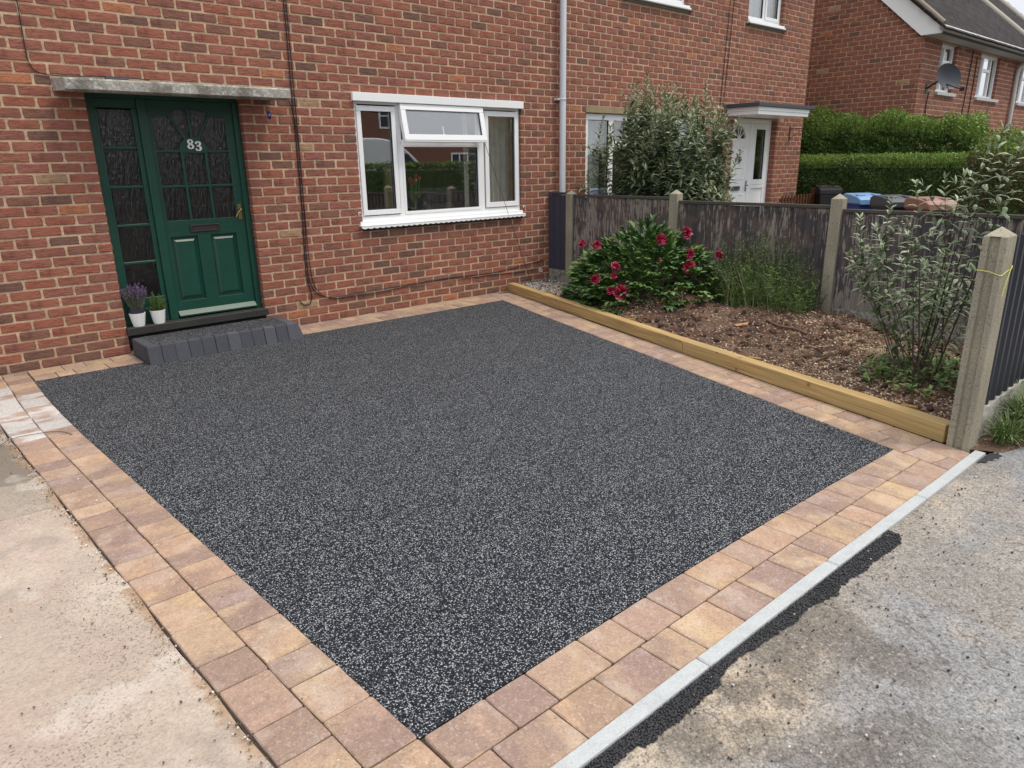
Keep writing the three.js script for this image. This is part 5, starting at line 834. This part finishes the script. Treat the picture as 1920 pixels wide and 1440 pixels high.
  mesh('bargeboard', new THREE.ExtrudeGeometry(new THREE.Shape([[1.5, 3.64], [1.15, 3.64], [-2.4, 3.64 + 3.55 * SL], [-2.4, 3.905 + 3.55 * SL], [1.5, 3.72]].map(([z, y]) => new THREE.Vector2(z, y))), { depth: 0.03, bevelEnabled: false }).rotateY(-Math.PI / 2).translate(X - 0.035, 0, 0), upvc, h2);
  mesh('verge_mortar', uvm(cylBetween(V(X - 0.06, 3.8, 1.5), V(X - 0.06, 3.8 + 3.9 * SL, -2.4), 0.05, 0.05, 6)), std(0.24, 0.2, 0.15, 0.95), roof);
  for (const x of [20.3, 23.2]) mesh('party_verge', uvm(cylBetween(V(x, 3.81, 1.48), V(x, 3.81 + 3.88 * SL, -2.4), 0.08, 0.08, 6)), std(0.34, 0.31, 0.26, 0.95), roof);
  mesh('soffit', boxe(X - 0.03, 24, 3.63, 3.65, Z, 1.46), std(0.42, 0.42, 0.41, 0.8), h2);
  mesh('gutter', merge([new THREE.CylinderGeometry(0.055, 0.055, 10.6, 14).rotateZ(Math.PI / 2).translate(18.7, 3.72, 1.51), boxe(X - 0.04, 24, 3.65, 3.74, 1.44, 1.458)]), std(0.44, 0.44, 0.42, 0.6), h2);
  mesh('downpipe', merge([tubeThrough([V(19.0, 3.7, 1.48), V(19.03, 3.62, 1.44), V(19.12, 3.5, 1.29), V(19.12, 3.4, 1.26), V(19.12, 2.5, 1.26), V(19.12, 0, 1.26)], 0.045, 50, 10)]), std(0.52, 0.52, 0.5, 0.6), h2);
  const cm = std(0.03, 0.022, 0.02, 0.7); for (const pts of [[[14.03, 2.7], [14.0, 2.35], [14.5, 2.28], [15.3, 2.25], [15.4, 1.6]], [[16.1, 3.6], [16.02, 2.6], [15.9, 1.4]], [[16.4, 3.5], [16.38, 2.2], [16.3, 1.4]]]) mesh('cable', tubeThrough(pts.map(([x, y]) => V(x, y, Z + 0.012)), 0.01, 40, 5), cm, h2);
  const dish = thing('satellite_dish', 'dark oval satellite dish on the far brick house', 'satellite dish', 13.93, 2.95, 1.55);
  const dg_ = new THREE.SphereGeometry(0.42, 28, 8, 0, 6.2832, 0, 0.56).scale(1.12, 1, 0.95).translate(0, -0.36, 0), dm = mesh('reflector', dg_, std(0.055, 0.06, 0.075, 0.5, { side: THREE.DoubleSide }), dish); dm.quaternion.setFromUnitVectors(V(0, -1, 0), V(-0.62, 0.12, 0.77).normalize());
  mesh('arm', merge([cylBetween(V(0.02, -0.12, -0.05), V(-0.02, -0.24, 0.24), 0.012, 0.01), new THREE.BoxGeometry(0.05, 0.06, 0.08).translate(0, -0.24, 0.26)]), blackPlastic, dish); mesh('bracket', merge([cylBetween(V(0.02, -0.02, -0.1), V(-0.02, -0.18, -0.34), 0.018, 0.018), boxe(-0.06, 0.04, -0.26, -0.1, -0.352, -0.338)]), blackPlastic, dish);
}
// ---------------------------------------------------------------- hedges and shrubs beyond
function hedge(name, label, x0, x1, z0, z1, h, bump, n, size, cols, shoots, cat = 'hedge', tall = 1) {
  const o = thing(name, label, cat, (x0 + x1) / 2, 0, (z0 + z1) / 2), b = new Bag(), W = (x1 - x0) / 2, D = (z1 - z0) / 2, H = (x, z) => h + bump * (fbm((x + 20) / 40, (z + 20) / 40, 40, 40, 3, 17) - 0.5) * 2;
  for (let i = 0; i < n; i++) {
    const face = rng(); let p, nr; const A = D * 2 * h * 1.6, T = W * D * 4, E = W * 2 * h, s = face * (A + T + E);
    const dz = () => rr(-D, D), dx = () => rr(-W, W);
    if (s < A * 0.78) { const z = dz(); p = V(-W, rr(0.1, 1) * H(-W, z), z); nr = V(-1, 0.25, 0); } else if (s < A) { const z = dz(); p = V(W, rr(0.5, 1) * H(W, z), z); nr = V(1, 0.25, 0); } else if (s < A + T) { const x = dx(), z = dz(); p = V(x, H(x, z), z); nr = V(0, 1, 0); } else { const x = dx(), sg = rng() < 0.5 ? -1 : 1; p = V(x, rr(0.1, 1) * H(x, D * sg), D * sg); nr = V(0, 0.25, sg); }
    const lump = (fbm((p.z + 20) / 40 + p.y * 0.02, (p.y + 20 + p.x) / 40, 120, 120, 3, 27) - 0.5) * 0.32; p.addScaledVector(nr, lump - Math.pow(rng(), 2) * 0.12);
    const d = nr.clone().multiplyScalar(0.8).add(randDir()).add(V(0, 0.35, 0)).normalize(), l = size * rr(0.6, 1.3); b.chip(p, d, randDir(), l, l * 0.55, vary(pick(cols), 0.25));
  }
  for (let i = 0; i < shoots; i++) { const x = rr(-W, W), z = rr(-D, D), y = H(x, z) - 0.03, l = rr(0.05, 0.2) * tall, e = V(x + rr(-0.04, 0.04), y + l, z + rr(-0.04, 0.04)), c = pick([[0.2, 0.31, 0.04], [0.15, 0.25, 0.035], [0.24, 0.35, 0.055]]); b.stem([V(x, y - 0.05, z), e], 0.003, 0.001, c, 3); for (let k = 0; k < 7; k++) { const d = randDir(); d.y = Math.abs(d.y) + 0.3; b.chip(V(x, y, z).lerp(e, rr(0, 1)), d.normalize(), randDir(), size * rr(0.7, 1.1), size * 0.5, vary(c, 0.2)); } }
  mesh('foliage', b.geo(), leafMat(0.6, 0.25), o); mesh('inner_branches', new RoundedBoxGeometry(W * 2 - 0.24, h - bump * 0.5 - 0.1, D * 2 - 0.2, 3, 0.1).translate(0, (h - bump * 0.5 - 0.1) / 2, 0), std(0.05, 0.088, 0.022, 0.95), o);
}
hedge('clipped_hedge', 'low clipped green hedge with a flat top behind the wheelie bins', 12.0, 12.8, -1.6, 3.2, 1.45, 0.04, 62000, 0.038, [[0.06, 0.11, 0.02], [0.08, 0.14, 0.026], [0.045, 0.082, 0.018], [0.12, 0.2, 0.032]], 6500);
hedge('overgrown_hedge', 'taller shaggy green hedge growing behind the clipped hedge', 12.75, 13.42, -1.4, 2.5, 2.04, 0.5, 66000, 0.05, [[0.1, 0.19, 0.03], [0.14, 0.25, 0.04], [0.075, 0.145, 0.026]], 5200, 'hedge', 1.7);
hedge('brown_shrub', 'brownish green rounded shrub to the right of the hedges', 11.7, 13.2, 2.75, 5.4, 1.66, 0.34, 46000, 0.042, [[0.1, 0.115, 0.035], [0.15, 0.11, 0.045], [0.08, 0.1, 0.028], [0.18, 0.15, 0.055]], 1200, 'shrub', 1.6);
// ---------------------------------------------------------------- wheelie bins, picket fence
function taper(w0, d0, w1, d1, h, y) { const g = new RoundedBoxGeometry(1, 1, 1, 3, 0.06), p = g.attributes.position; for (let i = 0; i < p.count; i++) { const t = p.getY(i) + 0.5; p.setXYZ(i, p.getX(i) * lerp(w0, w1, t), y + t * h, p.getZ(i) * lerp(d0, d1, t)); } g.computeVertexNormals(); return g; }
function bin(label, x, z, turn, c, lidC) {
  const o = thing('wheelie_bin', label, 'bin', x, 0, z, turn, 'wheelie bins in the neighbour garden'), m = phys(c[0], c[1], c[2], 0.45), lm = phys(lidC[0], lidC[1], lidC[2], 0.4);
  o.scale.set(0.76, 1, 0.74);
  mesh('body', merge([taper(0.36, 0.42, 0.47, 0.54, 0.86, 0.08), rbox(0.5, 0.035, 0.57, 0, 0.94, 0, 0.012)]), m, o);
  const s = new THREE.Shape([[-0.3, 0.96], [0.31, 0.96], [0.31, 0.985], [0.2, 1.02], [0.0, 1.045], [-0.22, 1.055], [-0.3, 1.03]].map((p) => new THREE.Vector2(...p)));
  const lid = mesh('lid', merge([new THREE.ExtrudeGeometry(s, { depth: 0.46, bevelEnabled: true, bevelSize: 0.02, bevelThickness: 0.025, bevelSegments: 3 }).rotateY(-Math.PI / 2).translate(0.23, 0, 0), rbox(0.14, 0.03, 0.4, -0.15, 1.052, -0.03, 0.012), rbox(0.14, 0.03, 0.4, 0.15, 1.052, -0.03, 0.012)]), lm, o); void lid;
  mesh('handle', merge([cylBetween(V(-0.2, 0.97, -0.34), V(0.2, 0.97, -0.34), 0.016, 0.016), boxe(-0.2, -0.16, 0.93, 0.985, -0.34, -0.26), boxe(0.16, 0.2, 0.93, 0.985, -0.34, -0.26)]), m, o);
  for (const k of [-1, 1]) mesh('wheel', new THREE.CylinderGeometry(0.1, 0.1, 0.05, 18).rotateZ(Math.PI / 2).translate(k * 0.21, 0.1, -0.2), blackPlastic, o);
}
bin('blue wheelie bin behind the fence', 8.86, 2.42, -0.62, [0.008, 0.035, 0.19], [0.16, 0.3, 0.52]);
bin('dark grey wheelie bin between the blue and the brown bin', 8.5, 2.96, -0.62, [0.02, 0.022, 0.028], [0.055, 0.06, 0.07]);
bin('brown wheelie bin at the right end of the bin row', 8.2, 3.5, -0.62, [0.13, 0.04, 0.025], [0.27, 0.13, 0.1]);
bin('black wheelie bin standing alone in front of the clipped hedge', 11.62, 0.62, -0.9, [0.012, 0.012, 0.014], [0.018, 0.018, 0.022]);
{
  const o = thing('picket_fence', 'low brown picket fence at the corner of the neighbour house', 'fence', 10.95, 0, 0.35), m = std(0.22, 0.1, 0.06, 0.85, { map: timberTex });
  mesh('post', uvm(rbox(0.08, 1.03, 0.08, 0.68, 0.515, 0)), m, o); for (const y of [0.35, 0.86]) mesh('rail', uvm(rbox(1.25, 0.06, 0.03, 0.05, y, 0.015)), m, o); for (let k = 0; k < 11; k++) mesh('picket', uvm(rbox(0.05, 0.93, 0.018, -0.52 + k * 0.108, 0.47, 0.04)), m, o);
}
structure('neighbour_yard', sheet([[5.2, 0], [12.0, 0], [12.0, 5.6], [5.2, 5.6]], -0.03), std(0.26, 0.24, 0.21, 0.95, { map: concreteTex }));
// ---------------------------------------------------------------- things seen through the windows
function curtain(label, x0, x1, y0, y1, z, folds, mat) {
  const n = folds * 10, g = new THREE.PlaneGeometry(x1 - x0, y1 - y0, n, 4), p = g.attributes.position; for (let i = 0; i < p.count; i++) { const t = (p.getX(i) / (x1 - x0) + 0.5) * folds * 6.2832; p.setZ(i, 0.022 * Math.sin(t) + 0.008 * Math.sin(t * 2.3 + 1) + rr(-0.001, 0.001)); } g.computeVertexNormals();
  const m = mesh('curtain', g.translate((x0 + x1) / 2, (y0 + y1) / 2, z), mat); tag(m, label, 'curtain', 'curtains in the windows of the brick house pair'); return m;
}
const beige = phys(0.66, 0.64, 0.56, 0.95, { transmission: 0.15, thickness: 0, side: THREE.DoubleSide }), net = phys(0.78, 0.8, 0.8, 0.95, { transmission: 0.3, thickness: 0, side: THREE.DoubleSide });
curtain('beige curtain hanging in the right pane of the living room window', 4.14, 4.78, 0.35, 2.3, -0.24, 6, beige);
curtain('grey white curtain edge in the middle pane of the living room window', 3.97, 4.05, 0.35, 2.3, -0.27, 2, beige);
curtain('pale net curtain in the neighbour window left of the shrub', 5.7, 6.36, 0.4, 2.3, -0.24, 6, net);
curtain('pale net curtain in the right side of the neighbour window behind the shrub', 7.75, 8.5, 0.4, 2.3, -0.24, 6, net);
curtain('white net curtain in the upper window at the right', 9.45, 10.75, 3.0, 5.02, -0.26, 10, net);
curtain('white net curtain in the upper window above the shrub', 6.45, 8.05, 3.0, 5.02, -0.26, 12, net);
mesh('inner_sill', boxe(2.3, 4.8, 0.97, 0.995, -0.36, -0.115), std(0.6, 0.58, 0.54, 0.5), house);
{
  const v = thing('tulip_vase', 'glass vase of red tulips standing inside the living room window', 'vase', 3.2, 0.996, -0.2); mesh('vase', new THREE.LatheGeometry([[0.03, 0], [0.035, 0.01], [0.038, 0.08], [0.03, 0.15], [0.045, 0.21], [0.042, 0.21], [0.027, 0.15], [0.034, 0.08], [0.03, 0.012], [0, 0.012]].map((p) => new THREE.Vector2(...p)), 20), phys(0.95, 0.97, 0.95, 0.03, { transmission: 1, thickness: 0 }), v);
  const st = new Bag(), fl = new Bag(); for (let i = 0; i < 9; i++) { const a = i * 2.4, r = 0.03 + (i % 3) * 0.022, e = V(Math.cos(a) * r, 0.36 + rr(-0.03, 0.05), Math.sin(a) * r * 0.7); st.stem([V(Math.cos(a) * 0.01, 0.02, Math.sin(a) * 0.01), V(e.x * 0.6, 0.22, e.z * 0.6), e], 0.004, 0.003, [0.12, 0.22, 0.05], 5); st.leaf(V(Math.cos(a) * 0.01, 0.12, Math.sin(a) * 0.01), V(Math.cos(a + 0.6) * 0.5, 1.2, Math.sin(a + 0.6) * 0.5), 0.2, 0.03, rr(0.2, 0.9), [0.12, 0.22, 0.05], 4, 0.4); const c = i === 0 ? [0.75, 0.72, 0.65] : pick([[0.5, 0.03, 0.06], [0.55, 0.08, 0.1]]); for (let k = 0; k < 6; k++) { const b = k * 1.047; fl.leaf(e, V(Math.cos(b) * 0.55, 1, Math.sin(b) * 0.55), 0.05, 0.032, -0.9, vary(c, 0.1), 3, 0.3); } }
  mesh('stems', st.geo(), leafMat(0.5, 0.2), v); mesh('flowers', fl.geo(), leafMat(0.5, 0.3), v);
  const ch = thing('armchair', 'grey upholstered armchair inside the living room', 'armchair', 3.95, 0.05, -1.0), gm = std(0.15, 0.15, 0.155, 0.95, { bumpMap: roughBump, bumpScale: 0.01 }); mesh('seat', rbox(0.7, 0.3, 0.75, 0, 0.3, 0, 0.06, 4), gm, ch); mesh('backrest', merge([rbox(0.72, 0.95, 0.22, 0, 0.72, 0.32, 0.07, 4), rbox(0.74, 0.2, 0.27, 0, 1.13, 0.33, 0.08, 4)]), gm, ch); for (const k of [-1, 1]) mesh('armrest', rbox(0.16, 0.55, 0.8, k * 0.42, 0.4, 0.02, 0.06, 4), gm, ch);
  const so = thing('footstool', 'low grey upholstered stool beside the armchair', 'stool', 4.75, 0.05, -0.9); mesh('cushion', rbox(0.55, 0.3, 0.5, 0, 0.92, 0, 0.06, 4), gm, so); mesh('body', rbox(0.5, 0.77, 0.46, 0, 0.385, 0, 0.04, 3), gm, so);
  const lp = thing('floor_lamp', 'pale yellow column lamp inside the left pane of the window', 'lamp', 3.2, 0.05, -0.75); mesh('column', new THREE.CylinderGeometry(0.05, 0.05, 1.5, 18).translate(0, 0.75, 0), std(0.28, 0.25, 0.12, 0.7), lp); mesh('foot', new THREE.CylinderGeometry(0.14, 0.15, 0.03, 20).translate(0, 0.015, 0), blackPlastic, lp);
}
// ---------------------------------------------------------------- across the road, mirrored in the window glass
hedge('roadside_hedge', 'clipped hedge across the road, mirrored in the living room window', 2, 30, 16.1, 17.1, 1.5, 0.03, 16000, 0.1, [[0.035, 0.068, 0.016], [0.05, 0.09, 0.02]], 1200);
{
  const v = thing('white_van', 'white van parked across the road, mirrored in the living room window', 'van', 14.2, 0, 19.6), s = new THREE.Shape();
  s.moveTo(-2.6, 0.35); s.lineTo(2.7, 0.35); s.quadraticCurveTo(2.85, 0.4, 2.85, 0.8); s.quadraticCurveTo(2.8, 1.15, 2.1, 1.3); s.quadraticCurveTo(1.4, 2.15, 0.6, 2.42); s.quadraticCurveTo(0.3, 2.52, -0.2, 2.52); s.lineTo(-2.45, 2.48); s.quadraticCurveTo(-2.65, 2.45, -2.65, 2.1); s.closePath();
  mesh('body', new THREE.ExtrudeGeometry(s, { depth: 1.7, bevelEnabled: true, bevelSize: 0.08, bevelThickness: 0.08, bevelSegments: 3, curveSegments: 10 }).translate(0, 0, -0.85), phys(0.8, 0.81, 0.83, 0.25, { clearcoat: 0.6 }), v);
  const w = new THREE.Shape([[0.75, 1.45], [1.95, 1.4], [1.35, 1.98], [0.85, 2.12]].map((p) => new THREE.Vector2(...p))); for (const z of [-0.945, 0.925]) mesh('side_window', new THREE.ExtrudeGeometry(w, { depth: 0.02, bevelEnabled: false }).translate(0, 0, z), phys(0.02, 0.025, 0.03, 0.05), v);
  for (const x of [-1.7, 1.75]) for (const z of [-0.86, 0.86]) mesh('wheel', new THREE.CylinderGeometry(0.34, 0.34, 0.22, 24).rotateX(Math.PI / 2).translate(x, 0.34, z), blackPlastic, v);
  const o = thing('opposite_house', 'brick house across the road, mirrored in the living room window', 'house', 16, 0, 27), bm = std(0.26, 0.12, 0.085, 0.9, { map: brickTex });
  mesh('wall', uvm(boxe(-16, 16, 0, 5.2, 0, 7)), bm, o); mesh('roof', new THREE.ExtrudeGeometry(new THREE.Shape([[-0.4, 5.1], [3.5, 8], [7.4, 5.1]].map((p) => new THREE.Vector2(...p))), { depth: 32.6, bevelEnabled: false }).rotateY(-Math.PI / 2).translate(16.3, 0, 0), std(0.08, 0.07, 0.07, 0.9), o);
  for (const x of [-14, -9.5, -4.5, 0, 3.4, 8, 12.5]) for (const y of [1.0, 3.4]) { const wn = mesh('window', merge([frameGeo(x, x + 1.8, y, y + 1.2, -0.04, 0.02, 0.09), boxe(x + 0.56, x + 0.64, y + 0.09, y + 1.11, -0.035, 0.01), boxe(x + 1.16, x + 1.24, y + 0.09, y + 1.11, -0.035, 0.01), boxe(x + 0.09, x + 1.71, y + 0.6, y + 0.66, -0.03, 0.005)]), upvc, o); mesh('pane', boxe(x + 0.09, x + 1.71, y + 0.09, y + 1.11, -0.006, 0.0), phys(0.02, 0.022, 0.028, 0.05), wn); }
}
scene.traverse((o) => { if (o.isMesh) { o.castShadow = true; o.receiveShadow = true; } });
renderer.render(scene, camera);
